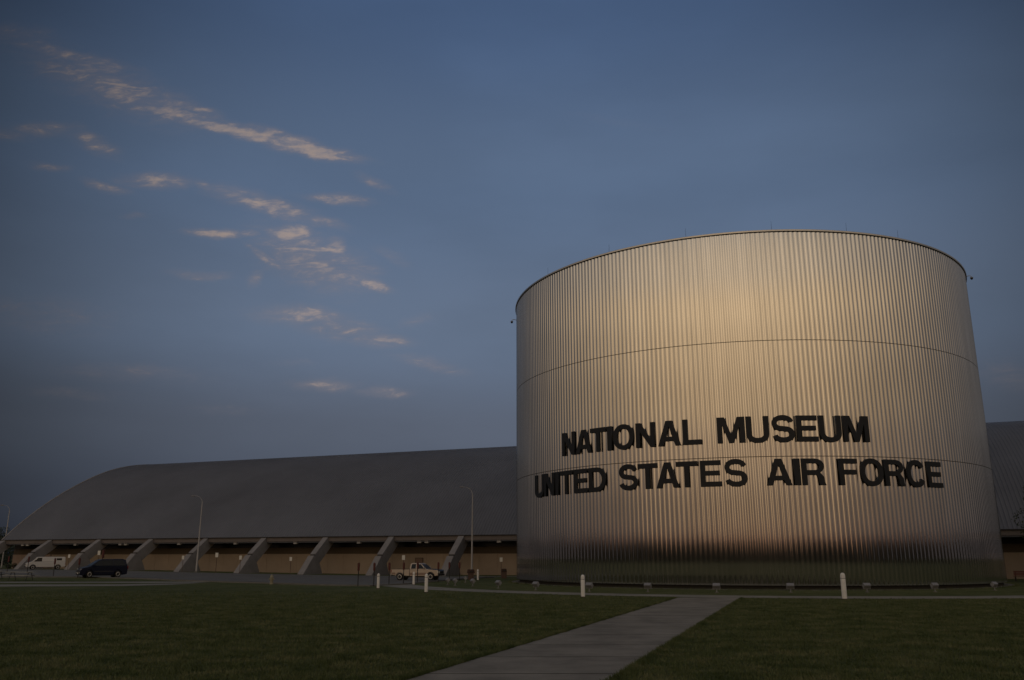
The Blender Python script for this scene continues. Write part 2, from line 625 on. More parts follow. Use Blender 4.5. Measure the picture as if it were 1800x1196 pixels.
def ring(r0, r1, z0, z1, n=188):
    mb = MB(); vs = []
    for i in range(n):
        t = 2 * PI * i / n; c, s = math.cos(t), math.sin(t)
        vs += [(r0 * c, r0 * s, z0), (r1 * c, r1 * s, z0), (r1 * c, r1 * s, z1), (r0 * c, r0 * s, z1)]
    fs = []
    for i in range(n):
        a = 4 * i; b = 4 * ((i + 1) % n)
        for k in range(4):
            fs.append((a + k, b + k, b + (k + 1) % 4, a + (k + 1) % 4))
    return mb.add(vs, fs)


for z in (9.08, 17.56):
    ring(20.7, 20.965, z - 0.01, z + 0.06).build('seam_flashing', M['seam'], drum, local=True)
ring(20.3, 20.72, 0.0, 0.42).build('plinth', M['plinth'], drum, local=True)  # near-black colour paints the shade of the recess under the cladding
ring(20.5, 21.10, 26.02, 26.17).build('coping', M['coping'], drum, local=True, bevel=0.02)
ring(20.5, 20.93, 25.93, 26.03).build('coping_shadow_line', M['seam'], drum, local=True)  # dark ring paints in the shadow line below the coping
tp_ = MB(); tp_.lathe([(20.6, 25.6), (20.6, 25.7)], n=96); tp_.build('flat_roof', M['roof'], drum, local=True)
for px in (968, 1087, 1237, 1405, 1551, 1650):
    p = dp(dphi_at(px, 21.0) if px < 1690 else 60, 20.95)
    MB().tube([(p.x, p.y, 26.1), (p.x, p.y, 26.9)], [0.011, 0.006], 6).build('lightning_rod', M['black'], drum)

# cameras bracketed out from the rim
def cctv(phi, z, label):
    p = dp(phi, 21.0, z); th = TH0 + math.radians(phi)
    t = thing('security_camera', label, 'camera', tuple(p), th, 'cameras on the drum rim'); t.scale = (.8, .8, .8)
    b = MB().tube([(-0.05, 0, 0.25), (0.25, 0, 0.34), (0.5, 0, 0.30), (0.56, 0, 0.16)], 0.035, 8)
    b.build('bracket', M['galv'], t, local=True, smooth=True)
    h = MB().lathe([(0.06, 0.16), (0.15, 0.12), (0.16, 0.02), (0.15, 0.0)], (0.56, 0, 0), 14)
    h.build('housing', M['grey'], t, local=True, smooth=True)
    g = MB().lathe([(0.03, -0.15), (0.10, -0.11), (0.14, -0.01), (0.14, 0.0)], (0.56, 0, 0), 14)
    g.build('dome', M['darkglass'], t, local=True, smooth=True)


cctv(-75.4, 24.75, 'small dome camera on a bracket at the left edge of the drum')
cctv(75.0, 25.75, 'small dome camera on a bracket at the right edge of the drum rim')

# ------------------------------------------------------------------ lettering
ST = 0.193


def ell(cx, cy, rx, ry, a0, a1, n=20, p=2.4):
    out = []
    for i in range(n + 1):
        a = math.radians(a0 + (a1 - a0) * i / n)
        c, s = math.cos(a), math.sin(a)
        out.append((cx + rx * math.copysign(abs(c) ** (2 / p), c), cy + ry * math.copysign(abs(s) ** (2 / p), s)))
    return out


def stroke(path, w):
    L, R = [], []
    n = len(path)
    for i in range(n):
        a = Vector(path[max(i - 1, 0)]); b = Vector(path[min(i + 1, n - 1)])
        d = (b - a).normalized(); nn = Vector((-d.y, d.x)) * w / 2
        p = Vector(path[i])
        L.append(tuple(p + nn)); R.append(tuple(p - nn))
    return L + R[::-1]


def glyph(ch, w):
    s = ST; h = w / 2
    if ch == 'N':
        return [[(0, 0), (0, 1), (s + .01, 1), (w - s + .01, .33), (w - s + .01, 1), (w, 1), (w, 0), (w - s, 0), (s - .01, .66), (s - .01, 0)]]
    if ch == 'A':
        o = [(0, 0), (h - .125, 1), (h + .125, 1), (w, 0), (w - .215, 0), (w - .285, .19), (.285, .19), (.215, 0)]
        x0 = .36 * (h - .125) + .215
        return [o, [(x0, .355), (w - x0, .355), (h, .80)]]
    if ch == 'T':
        return [[(h - s / 2, 0), (h - s / 2, .82), (0, .82), (0, 1), (w, 1), (w, .82), (h + s / 2, .82), (h + s / 2, 0)]]
    if ch == 'I':
        return [[(h - .11, 0), (h - .11, 1), (h + .11, 1), (h + .11, 0)]]
    if ch == 'L':
        return [[(0, 0), (0, 1), (s, 1), (s, .18), (w, .18), (w, 0)]]
    if ch == 'E':
        return [[(0, 0), (0, 1), (w - .02, 1), (w - .02, .825), (s, .825), (s, .60), (w - .07, .60), (w - .07, .43), (s, .43), (s, .18), (w, .18), (w, 0)]]
    if ch == 'F':
        return [[(0, 0), (0, 1), (w, 1), (w, .825), (s, .825), (s, .58), (w - .06, .58), (w - .06, .41), (s, .41), (s, 0)]]
    if ch == 'M':
        return [[(0, 0), (0, 1), (.285, 1), (h, .30), (w - .285, 1), (w, 1), (w, 0), (w - .19, 0), (w - .19, .72), (h + .095, 0), (h - .095, 0), (.19, .72), (.19, 0)]]
    if ch == 'U':
        o = [(0, 1)] + ell(h, .36, h, .385, 180, 360, 24) + [(w, 1), (w - s, 1)] + ell(h, .36, h - s, .205, 360, 180, 20) + [(s, 1)]
        return [o]
    if ch == 'O':
        return [ell(h, .5, h, .525, 0, 360, 44, 2.15)[:-1], ell(h, .5, h - s, .345, 0, 360, 36, 2.15)[:-1]]
    if ch == 'D':
        o = [(0, 0), (0, 1)] + ell(w * .46, .5, w * .54, .5, 90, -90, 24, 2.2)
        i_ = [(s, .175), (s, .825)] + ell(w * .44, .5, w * .56 - s, .325, 90, -90, 20, 2.2)
        return [o, i_]
    if ch == 'C':
        path = ell(h, .5, h - s / 2, .525 - .09, 33, 327, 36, 2.15)
        return [stroke(path, s * .97)]
    if ch == 'S':
        path = ell(h, .715, h - .115, .22, 12, 240, 24, 2.1) + ell(h + .01, .285, h - .105, .22, 62, -168, 26, 2.1)
        return [stroke(path, s * .95)]
    if ch == 'R':
        o = [(0, 0), (0, 1)] + ell(w * .52, .72, w * .44, .28, 90, -58, 18, 2.2) + [(w * .93, .30), (w * .95, .1), (w, 0), (w - .225, 0), (w - .26, .1), (w - .275, .25), (w - .35, .385), (s, .385), (s, 0)]
        i_ = [(s, .56), (s, .83)] + ell(w * .52, .695, w * .44 - s + .02, .135, 90, -90, 14, 2.2)
        return [o, i_]


GW = dict(N=.83, A=.93, T=.84, I=.24, O=.97, L=.72, M=1.06, U=.86, S=.87, E=.81, D=.90, R=.89, F=.74, C=.93)
dg = bpy.context.evaluated_depsgraph_get()
gcache = {}


def glyph_mesh(ch):
    if ch in gcache: return gcache[ch]
    w = GW[ch]
    cu = bpy.data.curves.new('glyph', 'CURVE'); cu.dimensions = '2D'; cu.fill_mode = 'BOTH'
    for poly in glyph(ch, w):
        sp = cu.splines.new('POLY'); sp.points.add(len(poly) - 1)
        for q, (x, y) in zip(sp.points, poly):
            q.co = ((x - w / 2) * 1.84, (y - 0.5) * 1.84, 0, 1)
        sp.use_cyclic_u = True
    cu.extrude = 0.055
    cu.bevel_depth = 0.008
    o = bpy.data.objects.new('glyph', cu); COL.objects.link(o)
    bpy.context.view_layer.update()
    dgr = bpy.context.evaluated_depsgraph_get()
    me = bpy.data.meshes.new_from_object(o.evaluated_get(dgr))
    me.name = 'letter'
    bpy.data.objects.remove(o)
    me.materials.clear(); me.materials.append(M['letter'])
    gcache[ch] = me
    return me


def sign(label, row, z):
    base = dp(0, DR, z)
    t = thing('lettering_sign', label, 'sign', tuple(base))
    for ch, phi in row:
        th = TH0 + math.radians(phi)
        nrm = Vector((math.cos(th), math.sin(th), 0)); tan = Vector((-math.sin(th), math.cos(th), 0)); up = Vector((0, 0, 1))
        p = dp(phi, DR + 0.062, z)
        m = Matrix((tan, up, nrm)).transposed().to_4x4(); m.translation = p - base
        o = bpy.data.objects.new('letter', glyph_mesh(ch)); COL.objects.link(o)
        o.parent = t; o.matrix_basis = m
    return t


row1 = [('N', -38.5), ('A', -33.7), ('T', -29.6), ('I', -26.6), ('O', -23.2), ('N', -18.2), ('A', -13.1), ('L', -8.5),
        ('M', -0.9), ('U', 4.1), ('S', 8.9), ('E', 13.5), ('U', 18.0), ('M', 23.2)]
row2 = [('U', -50.4), ('N', -45.9), ('I', -42.7), ('T', -39.4), ('E', -34.8), ('D', -30.1), ('S', -22.4), ('T', -18.0), ('A', -13.8), ('T', -9.9),
        ('E', -5.2), ('S', -0.5), ('A', 7.5), ('I', 10.9), ('R', 14.0), ('F', 20.8), ('O', 25.6), ('R', 30.6), ('C', 35.8), ('E', 40.8)]
sign('upper line of big black letters on the drum reading NATIONAL MUSEUM', row1, 11.06)
sign('lower line of big black letters on the drum reading UNITED STATES AIR FORCE', row2, 8.0)

# ------------------------------------------------------------------ the hall behind
hall = thing('museum_hall', 'long low hall with an arched grey metal roof on slanting concrete buttresses', 'building', tuple(hp(0, 0)))
T0, T1 = -96.0, 90.7
PROF = [(-0.55, 4.72), (0, 5.28), (2.3, 7.45), (5.7, 10.2), (9.2, 12.65), (13, 14.9), (17, 16.95), (21.3, 18.65), (26, 19.85), (31, 20.55), (36.5, 20.8)]


def prof_z(s):
    for (a, za), (b, zb) in zip(PROF[:-1], PROF[1:]):
        if s <= b:
            return za + (zb - za) * (s - a) / (b - a)
    return PROF[-1][1]


def smooth_prof(n=30):
    # Catmull-Rom through the profile for a round roof
    P = [Vector(p) for p in PROF]; out = []
    for i in range(len(P) - 1):
        p0 = P[max(i - 1, 0)]; p1 = P[i]; p2 = P[i + 1]; p3 = P[min(i + 2, len(P) - 1)]
        for k in range(3):
            t = k / 3
            out.append(0.5 * ((2 * p1) + (p2 - p0) * t + (2 * p0 - 5 * p1 + 4 * p2 - p3) * t * t + (3 * p1 - p0 - 3 * p2 + p3) * t ** 3))
    out.append(P[-1])
    return out


SPF = smooth_prof()
full = [(p.x, p.y) for p in SPF] + [(73 - p.x, p.y) for p in reversed(SPF[:-1])]
# ribbed sheet: narrow raised ribs every 0.42 m
rf = MB(); tt = []
t = T0
while t < T1 - 0.4:
    tt += [(t, 0.0), (t + 0.22, 0.0), (t + 0.26, 0.05), (t + 0.36, 0.05), (t + 0.40, 0.0)]
    t += 0.42
tt.append((T1, 0.0))
half = [(p.x, p.y) for p in SPF]
vs = []
for (t, d) in tt:
    for j, (s, z) in enumerate(half):
        a = half[max(j - 1, 0)]; b = half[min(j + 1, len(half) - 1)]
        dn = Vector((-(b[1] - a[1]), b[0] - a[0])).normalized() * d
        vs.append(hp(t, s + dn.x, z + dn.y))
m_ = len(half)
fs = [(i * m_ + j, (i + 1) * m_ + j, (i + 1) * m_ + j + 1, i * m_ + j + 1) for i in range(len(tt) - 1) for j in range(m_ - 1)]
rf.add(vs, fs)
# back slope and underside closed so that the roof is solid
k = len(full)
vs = []
for t in (T0, T1):
    for s, z in full: vs.append(hp(t, s, z - 0.45))
fs = [(i, k + i, k + i + 1, i + 1) for i in range(k - 1)]
rf.add(vs, fs)
vs = []
for t in (T0, T1):
    for s, z in full[m_ - 1:]: vs.append(hp(t, s, z))
kk = len(full) - m_ + 1
rf.add(vs, [(i, kk + i, kk + i + 1, i + 1) for i in range(kk - 1)])
rf.build('roof', M['roof'], hall)
# verge trim on both ends
for te, tw in ((T1, 0.30), (T0 - 0.3, 0.30)):
    pts = full; vg = MB()
    for (a, b) in zip(pts[:-1], pts[1:]):
        vg.hexa([hp(te, a[0], a[1] - 0.5), hp(te + tw, a[0], a[1] - 0.5), hp(te + tw, b[0], b[1] - 0.5), hp(te, b[0], b[1] - 0.5)],
                [hp(te, a[0], a[1] + 0.1), hp(te + tw, a[0], a[1] + 0.1), hp(te + tw, b[0], b[1] + 0.1), hp(te, b[0], b[1] + 0.1)])
    vg.build('verge_trim', M['bconc'], hall)


def slab(t0, t1, s0, s1, z0, z1):
    return MB().hexa([hp(t0, s0, z0), hp(t0, s1, z0), hp(t1, s1, z0), hp(t1, s0, z0)],
                     [hp(t0, s0, z1), hp(t0, s1, z1), hp(t1, s1, z1), hp(t1, s0, z1)])


# fascia beam, soffit, walls
slab(T0, T1, -0.62, -0.25, 4.42, 5.02).build('fascia', M['fascia'], hall)
slab(T0, T1, -0.80, -0.50, 4.98, 5.08).build('gutter', M['joint'], hall)
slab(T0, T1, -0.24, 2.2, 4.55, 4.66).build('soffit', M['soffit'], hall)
wl = MB(); t = T0
while t < 81.8:
    e = min(t + 2.57, 81.8); q_ = slab(t, e, 1.9, 2.12, -0.5, 2.72); wl.add(q_.v, q_.f)
    if e < 81.8:
        q_ = slab(e, e + 0.03, 1.93, 2.12, -0.5, 2.72); wl.add(q_.v, q_.f)
    t = e + 0.03
q_ = slab(T0, 81.8, 2.125, 2.2, -0.5, 2.72); wl.add(q_.v, q_.f)
wl.build('wall', M['tan'], hall)
slab(82.0, T1 - 0.2, 1.9, 2.2, -0.5, 2.72).build('wall', M['tan_left'], hall)
slab(T0, T1 - 0.2, 1.96, 2.2, 2.725, 3.62).build('wall_band', M['brownband'], hall)
slab(T0, T1 - 0.2, 2.02, 2.2, 3.625, 4.54).build('clerestory_window', M['darkglass'], hall)
slab(T0, T0 + 0.3, 2.25, 71.5, -0.5, 5).build('gable_wall', M['tan'], hall)
slab(T1 - 0.5, T1 - 0.2, 2.25, 71.5, -0.5, 5).build('gable_wall', M['tan'], hall)
slab(T0 + 0.35, T1 - 0.55, 71.5, 71.8, -0.5, 4.6).build('back_wall', M['tan'], hall)
# gable infill above the end walls
for te in (T0 + 0.05, T1 - 0.35):
    g = MB(); n_ = len(full)
    a = [hp(te, s, z - 0.46) for s, z in full[2:-2]]; b = [hp(te + 0.2, s, z - 0.46) for s, z in full[2:-2]]
    kq = len(a)
    g.add(a + b, [tuple(range(kq)), tuple(reversed(range(kq, 2 * kq)))] + [(i, (i + 1) % kq, kq + (i + 1) % kq, kq + i) for i in range(kq)])
    g.build('gable_infill', M['fascia'], hall)
# service door
dt = 14.25
slab(dt - 0.62, dt + 0.62, 1.84, 1.95, -0.02, 2.2).build('door_frame', M['brownband'], hall)
dleaf = slab(dt - 0.52, dt + 0.52, 1.80, 1.88, 0.0, 2.1).build('door', M['door'], hall)
slab(dt - 0.46, dt - 0.38, 1.74, 1.81, 0.98, 1.08).build('door_handle', M['chrome'], dleaf)

# buttresses: a sloping concrete rib from the eaves down to a splayed foot
def buttress(t):
    W = 0.42
    def poly(pts, w):
        mb = MB(); n = len(pts)
        v = [hp(t - w, s, z) for s, z in pts] + [hp(t + w, s, z) for s, z in pts]
        return mb.add(v, [tuple(range(n)), tuple(reversed(range(n, 2 * n)))] + [(i, (i + 1) % n, n + (i + 1) % n, n + i) for i in range(n)])
    g = gz(*(hp(t, -4).xy))
    foot = poly([(-6.25, g - 0.3), (-6.25, g + 0.02), (-3.95, g + 2.42), (-3.10, g + 2.42), (-1.55, g - 0.3)], W + 0.05).build('buttress_foot', M['bconc'], hall, bevel=0.03)
    ub = poly([(-3.62, g + 2.62), (-0.62, 5.05), (0.9, 4.98), (0.9, 4.3), (-2.40, g + 1.50)], W).build('buttress_rib', M['bconc'], hall, bevel=0.02)
    j = poly([(-3.70, g + 2.424), (-3.55, g + 2.60), (-2.75, g + 1.95), (-3.02, g + 2.30)], W * 0.8)
    j.build('bearing', M['joint'], hall)
    return foot


tk = []
t = 6.84
while t < 92: tk.append(t); t += 10.38
t = 6.84 - 10.38
while t > T0: tk.append(t); t -= 10.38
for t in tk:
    tip = hp(t, -6.3)
    if (tip - DC).length < DR + 2.5 or -62 < t < -50 or -14 < t < 0 and (tip - DC).length < DR + 4:
        continue
    buttress(t)
# small lamp boxes hung under the fascia, one in each bay, a few doubled
bays = sorted(tk)
for a, b in zip(bays[:-1], bays[1:]):
    if b - a > 12: continue
    mid = (a + b) / 2
    if -62 < mid < -4: continue
    for k, off in enumerate((0.0, 1.1)):
        if k and int(mid) % 3: continue
        ob = slab(mid + off - 0.28, mid + off + 0.28, -0.50, -0.05, 4.08, 4.415)
        ob.build('eaves_lamp', M['galv'], hall, bevel=0.03)

# ------------------------------------------------------------------ low boundary things by the left end
def leaf_cloud(centers, radii, n, size, flat=0.75):
    """leaf-sized triangles through ellipsoid clumps, denser at the surface"""
    vs = []
    for (c, r) in zip(centers, radii):
        d = rng.normal(0, 1, (n, 3)); d /= np.linalg.norm(d, axis=1)[:, None]
        rad = (0.55 + 0.5 * rng.random(n)) ** 0.6
        p = np.array(c) + d * rad[:, None] * np.array(r)
        s = size * (0.6 + 0.8 * rng.random(n))
        a = rng.normal(0, 1, (n, 3)); a /= np.linalg.norm(a, axis=1)[:, None]
        b = np.cross(a, rng.normal(0, 1, (n, 3))); b /= np.linalg.norm(b, axis=1)[:, None] + 1e-6
        tri = np.stack([p - a * s[:, None] * 0.5, p + b * s[:, None] * 0.45, p + a * s[:, None] * 0.6], 1)
        vs.append(tri.reshape(-1, 3))
    return np.concatenate(vs)


def crown_child(name, v, m, parent):
    inv = wm(parent).inverted(); w = np.array(inv)[:3, :3]; tr = np.array(inv)[:3, 3]
    o = tri_object(name, v @ w.T + tr, m)
    o.parent = parent
    return o


def tree(loc, h, cr, label, m, nclump=34, nl=150, leaf=0.22, low=0.28, cat='tree', name='leafy_tree', group=None):
    t = thing(name, label, cat, tuple(loc), 0, group)
    x, y, z = loc
    tr = MB()
    lean = random.uniform(-.15, .15)
    tr.tube([(x, y, z - 0.2), (x + lean * .3, y, z + h * 0.2), (x + lean, y, z + h * 0.5), (x + lean, y, z + h * 0.85)],
            [0.035 * h, 0.026 * h, 0.018 * h, 0.006 * h], 9)
    for i in range(9):
        a = random.random() * 2 * PI; z0 = z + h * random.uniform(low * 0.9, 0.65); L_ = cr * random.uniform(.5, .85)
        tr.tube([(x + lean * .6, y, z0), (x + math.cos(a) * L_ * .5, y + math.sin(a) * L_ * .5, z0 + L_ * .35),
                 (x + math.cos(a) * L_, y + math.sin(a) * L_, z0 + L_ * .8)], [0.012 * h, 0.008 * h, 0.003 * h], 6)
    tr.build('trunk', M['bark'], t, smooth=True)
    cs, rs = [], []
    for i in range(nclump):
        f = random.random()
        zz = z + h * (low + (1 - low) * f)
        env = math.sin(PI * min(1, max(0.06, 0.12 + 0.83 * f))) ** 0.6
        a = random.random() * 2 * PI; r = cr * env * math.sqrt(random.random()) * 0.85
        q = cr * random.uniform(0.20, 0.38)
        cs.append((x + math.cos(a) * r, y + math.sin(a) * r, zz - q * 0.4)); rs.append((q, q, q * 0.75))
    crown_child('crown', leaf_cloud(cs, rs, nl, leaf), m, t)
    return t


# tree whose crown enters at the right edge
tree((50.5, 80.5, 0), 9.2, 3.5, 'leafy tree beside the drum cut by the right edge of the picture', M['leaf'], 66, 300, 0.19, 0.24)
# trees beyond the left end of the hall
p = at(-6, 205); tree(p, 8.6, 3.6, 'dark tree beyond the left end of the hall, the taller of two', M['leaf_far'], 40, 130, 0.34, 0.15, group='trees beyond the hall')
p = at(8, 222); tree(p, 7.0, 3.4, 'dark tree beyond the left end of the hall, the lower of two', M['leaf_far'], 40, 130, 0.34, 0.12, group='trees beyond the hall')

# low shrubs against the wall of the first bay
def shrub(px, s_, r, h, label):
    q = (px - 900.) / 1553.
    t_ = (q * (H0.y + N.y * s_) - N.x * s_) / (U.x - q * U.y)
    loc = hp(t_, s_); loc.z = gz(loc.x, loc.y)
    t = thing('shrub', label, 'shrub', tuple(loc), 0, 'shrubs by the hall wall')
    x, y, z = loc
    MB().tube([(x, y, z - .05), (x + .03, y, z + h * .6)], [.03, .012], 6).build('stem', M['bark'], t)
    cs = [(x + random.uniform(-.6, .6) * r, y + random.uniform(-.4, .4) * r, z + h * random.uniform(.3, .75)) for _ in range(9)]
    crown_child('foliage', leaf_cloud(cs, [(r * .5, r * .5, h * .33)] * 9, 60, .12), M['shrub'], t)


shrub(17, -0.3, 0.7, 0.75, 'small dark shrub by the pale wall, the leftmost of three')
shrub(27, -0.1, 0.6, 0.85, 'small dark shrub by the pale wall, the middle of three')
shrub(38, -0.2, 0.8, 0.6, 'small dark shrub by the pale wall, nearest the white van')

# woods behind the viewpoint, mirrored in the drum
vs = []
cs, rs = [], []
a = 95.0
while a < 292:
    d = random.uniform(330, 420)
    clump = math.sin(a * 0.22 + 0.6) * 0.6 + math.sin(a * 0.61 + 1.3) * 0.35 + math.sin(a * 1.9) * 0.15
    h = 11.2 * (1.06 + 0.42 * clump) * random.uniform(0.80, 1.16)
    gap = abs(a - 184.0)
    if gap < 8: h *= 0.30 + 0.0875 * gap
    w_ = random.uniform(5, 8)
    x, y = math.sin(math.radians(a)) * d, math.cos(math.radians(a)) * d
    for k in range(4):
        cs.append((x + random.uniform(-3, 3), y + random.uniform(-3, 3), h * (0.25 + 0.17 * k)))
        rs.append((w_ * (1.05 - 0.17 * k), w_ * (1.05 - 0.17 * k), h * 0.27))
    a += random.uniform(0.5, 1.0)
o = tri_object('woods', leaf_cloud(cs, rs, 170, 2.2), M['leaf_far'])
tag(o, 'distant dark woods across the lawn behind the viewpoint', 'woods', kind='stuff')

# ------------------------------------------------------------------ street lamps
def street_lamp():
    t = thing('street_lamp', 'x', 'street lamp', (0, 0, 0), 0, 'tall street lamps by the hall')
    MB().lathe([(0.24, -0.1), (0.24, 0.10), (0.18, 0.16)], n=14).build('base', M['kerb'], t, local=True)
    MB().tube([(0, 0, 0.1), (0, 0, 4), (0, 0, 9.7)], [0.125, 0.10, 0.065], 12).build('pole', M['galv'], t, local=True, smooth=True)
    MB().tube([(0, 0, 9.6), (-0.10, 0, 9.95), (-0.42, 0, 10.32), (-0.80, 0, 10.48), (-1.12, 0, 10.52)], [0.042, 0.034, 0.028, 0.026, 0.026], 8).build('arm', M['galv'], t, local=True, smooth=True)
    hd = MB().hexa([(-1.65, -.13, 10.45), (-1.05, -.15, 10.45), (-1.05, .15, 10.45), (-1.65, .13, 10.45)],
                   [(-1.58, -.08, 10.56), (-1.1, -.10, 10.60), (-1.1, .10, 10.60), (-1.58, .08, 10.56)])
    h = hd.build('lamp_head', M['grey'], t, local=True, bevel=0.04)
    MB().box(-1.58, -1.15, -.10, .10, 10.41, 10.448).build('lens', M['glass'], h, local=True)
    return t


sl = street_lamp(); us = [False]
for px, y, rz, lab in ((829.6, 105, 0.05, 'tall pale street lamp rising just left of the drum'),
                       (347, 123.5, 0.05, 'tall pale street lamp in front of the middle of the hall'),
                       (5, 150, 0.1, 'street lamp at the far left end beyond the hall')):
    place(sl, us, at(px, y), rz, lab)

# ------------------------------------------------------------------ bollards
def bollard():
    t = thing('bollard', 'x', 'bollard', (0, 0, 0), 0, 'white bollards along the ring walk')
    r = 0.112
    MB().lathe([(r, -0.1), (r, 0.90), (r * .96, 0.915), (r * .96, 0.925)], n=22).build('post', M['white'], t, local=True, smooth=True)
    MB().lathe([(r * .93, 0.925), (r * .93, 0.945)], n=22).build('groove', M['joint'], t, local=True)
    MB().lathe([(r * .99, 0.945), (r, 1.02), (r * .94, 1.09), (r * .72, 1.145), (r * .35, 1.175), (0.01, 1.18)], n=22).build('cap', M['white'], t, local=True, smooth=True)
    MB().lathe([(r + .03, -0.08), (r + .03, 0.03), (r + .01, .05)], n=22).build('foot_collar', M['dirt'], t, local=True)
    return t


bo = bollard(); ub = [False]
for px, py, s_, lab in ((1025, 1050.5, 1.04, 'white bollard in front of the drum left of where the footpath meets the ring walk'),
                        (1485, 1054.5, 1.16, 'white bollard in front of the drum right of the footpath'),
                        (749, 1042, 0.98, 'white bollard at the left end of the ring walk, on the lawn side'),
                        (664.5, 1035, 0.90, 'white bollard at the lawn corner by the car park, leftmost of all'),
                        (727, 1028.5, 0.88, 'white bollard in front of the cab of the tan pickup'),
                        (840, 1020.5, 0.90, 'slim white bollard by the brown litter bin and the street lamp')):
    p = ground(px, py)
    place(bo, ub, p, 0, lab, s_)

# ------------------------------------------------------------------ floodlights on the lawn round the drum
def floodlight():
    t = thing('floodlight', 'x', 'floodlight', (0, 0, 0), 0, 'floodlights round the drum')
    MB().lathe([(0.14, -0.1), (0.14, 0.05)], n=14).build('footing', M['kerb'], t, local=True)
    MB().tube([(0, 0, 0.0), (0, 0, 0.26)], 0.035, 9).build('stem', M['grey'], t, local=True)
    yk = MB()
    yk.box(-.25, .25, -.02, .02, .24, .27).box(-.275, -.25, -.025, .025, .24, .46).box(.25, .275, -.025, .025, .24, .46)
    yk.build('yoke', M['grey'], t, local=True)
    m = Matrix.Translation((0, 0, 0.46)) @ Matrix.Rotation(math.radians(38), 4, 'X')
    hd = MB()
    f = [m @ Vector(p) for p in ((-.24, -.14, -.13), (.24, -.14, -.13), (.24, -.14, .13), (-.24, -.14, .13))]
    b = [m @ Vector(p) for p in ((-.25, .12, -.145), (.25, .12, -.145), (.25, .12, .145), (-.25, .12, .145))]
    hd.add(f + b, [(0, 1, 2, 3), (7, 6, 5, 4), (0, 4, 5, 1), (1, 5, 6, 2), (2, 6, 7, 3), (3, 7, 4, 0)])
    for k in range(7):
        x = -.19 + k * .063
        fin = [m @ Vector(p) for p in ((x, -.16, -.10), (x + .014, -.16, -.10), (x + .014, -.16, .10), (x, -.16, .10), (x, -.138, -.12), (x + .014, -.138, -.12), (x + .014, -.138, .12), (x, -.138, .12))]
        hd.add(fin, [(0, 1, 2, 3), (0, 4, 5, 1), (1, 5, 6, 2), (2, 6, 7, 3), (3, 7, 4, 0)])
    h = hd.build('lamp_housing', M['grey'], t, local=True)
    g = [m @ Vector(p) for p in ((-.22, .124, -.12), (.22, .124, -.12), (.22, .124, .12), (-.22, .124, .12))]
    MB().add(g, [(0, 1, 2, 3)]).build('lens', M['glass'], h, local=True)
    return t


fl = floodlight(); uf = [False]
words = ['leftmost', 'second', 'third', 'fourth', 'fifth', 'sixth', 'seventh', 'eighth', 'ninth', 'tenth', 'eleventh', 'twelfth', 'rightmost']
FX = [787, 800, 818, 831, 876, 942, 1036, 1139, 1260, 1390, 1524.5, 1644, 1749]
FY = [1029, 1030, 1025, 1031, 1035, 1038, 1040.5, 1041.3, 1042, 1042, 1041.5, 1041, 1038.5]
special = {6: 'grey floodlight on the lawn half hidden behind a white bollard', 8: 'grey floodlight in line with the end of the footpath',
           12: 'grey floodlight at the right foot of the drum, the rightmost'}
for i, (x, y) in enumerate(zip(FX, FY)):
    p = ground(x, y)
    d = DC - p
    rz = math.atan2(d.y, d.x) - PI / 2
    lab = special.get(i, 'grey floodlight on the lawn aimed at the drum, %s%s' % (words[i], ' from the left' if i else ' of all'))
    place(fl, uf, p, rz, lab, 0.90)

# ------------------------------------------------------------------ red-headed marker posts along the car park edge
def marker():
    t = thing('marker_post', 'x', 'post', (0, 0, 0), 0, 'red-headed posts along the car park')
    MB().tube([(0, 0, -0.1), (0, 0, 1.72)], 0.038, 9).build('pole', M['black'], t, local=True)
    MB().tube([(0, 0, 1.16), (0, 0, 1.19), (0, 0, 1.66), (0, 0, 1.74), (0, 0, 1.78)], [0.05, 0.085, 0.095, 0.08, 0.03], 12).build('head', M['red'], t, local=True, smooth=True)
    return t


mk = marker(); um = [False]
PX = [(12, 1008, 1.12, 'red-headed black post nearest the left edge of the picture'),
      (47.5, 1008, 1.12, 'red-headed black post at the nose of the white van'),
      (93.5, 1013, 1.08, 'red-headed black post in front of the rear wheel of the white van'),
      (136.5, 1016, 1.12, 'red-headed black post at the front bumper of the dark minivan'),
      (180.5, 1014.5, 1.60, 'tallest red-headed post, rising behind the roof of the dark minivan'),
      (629, 1031, 1.0, 'red-headed black post at the lawn edge farthest left of the pickup'),
      (656.8, 1031, 1.0, 'red-headed black post just left of the leftmost white bollard'),
      (683.5, 1029, 1.0, 'red-headed black post at the tail of the tan pickup'),
      (709, 1026.5, 1.0, 'red-headed black post in front of the pickup bed'),
      (733.5, 1025, 1.0, 'dark red-headed post in front of the pickup door'),
      (770, 1024, 1.0, 'red-headed black post by the dark bonnet of the pickup'),
      (789.5, 1022.5, 1.0, 'red-headed black post before the concrete buttress, left of two'),
      (807.5, 1021.5, 1.0, 'red-headed black post before the concrete buttress, right of two')]
for x, y, s_, lab in PX:
    p = at(180.5, 112) if s_ == 1.60 else ground(x, y)
    place(mk, um, p, 0, lab, s_)

# ------------------------------------------------------------------ small white signs along the hall
def wall_sign():
    t = thing('parking_sign', 'x', 'sign', (0, 0, 0), 0, 'small white signs along the hall')
    MB().tube([(0, 0, -0.1), (0, 0, 2.25)], 0.032, 8).build('pole', M['brown'], t, local=True)
    MB().box(-.17, .17, -.055, -.035, 1.72, 2.22).build('panel', M['signwhite'], t, local=True, bevel=0.004)
    return t


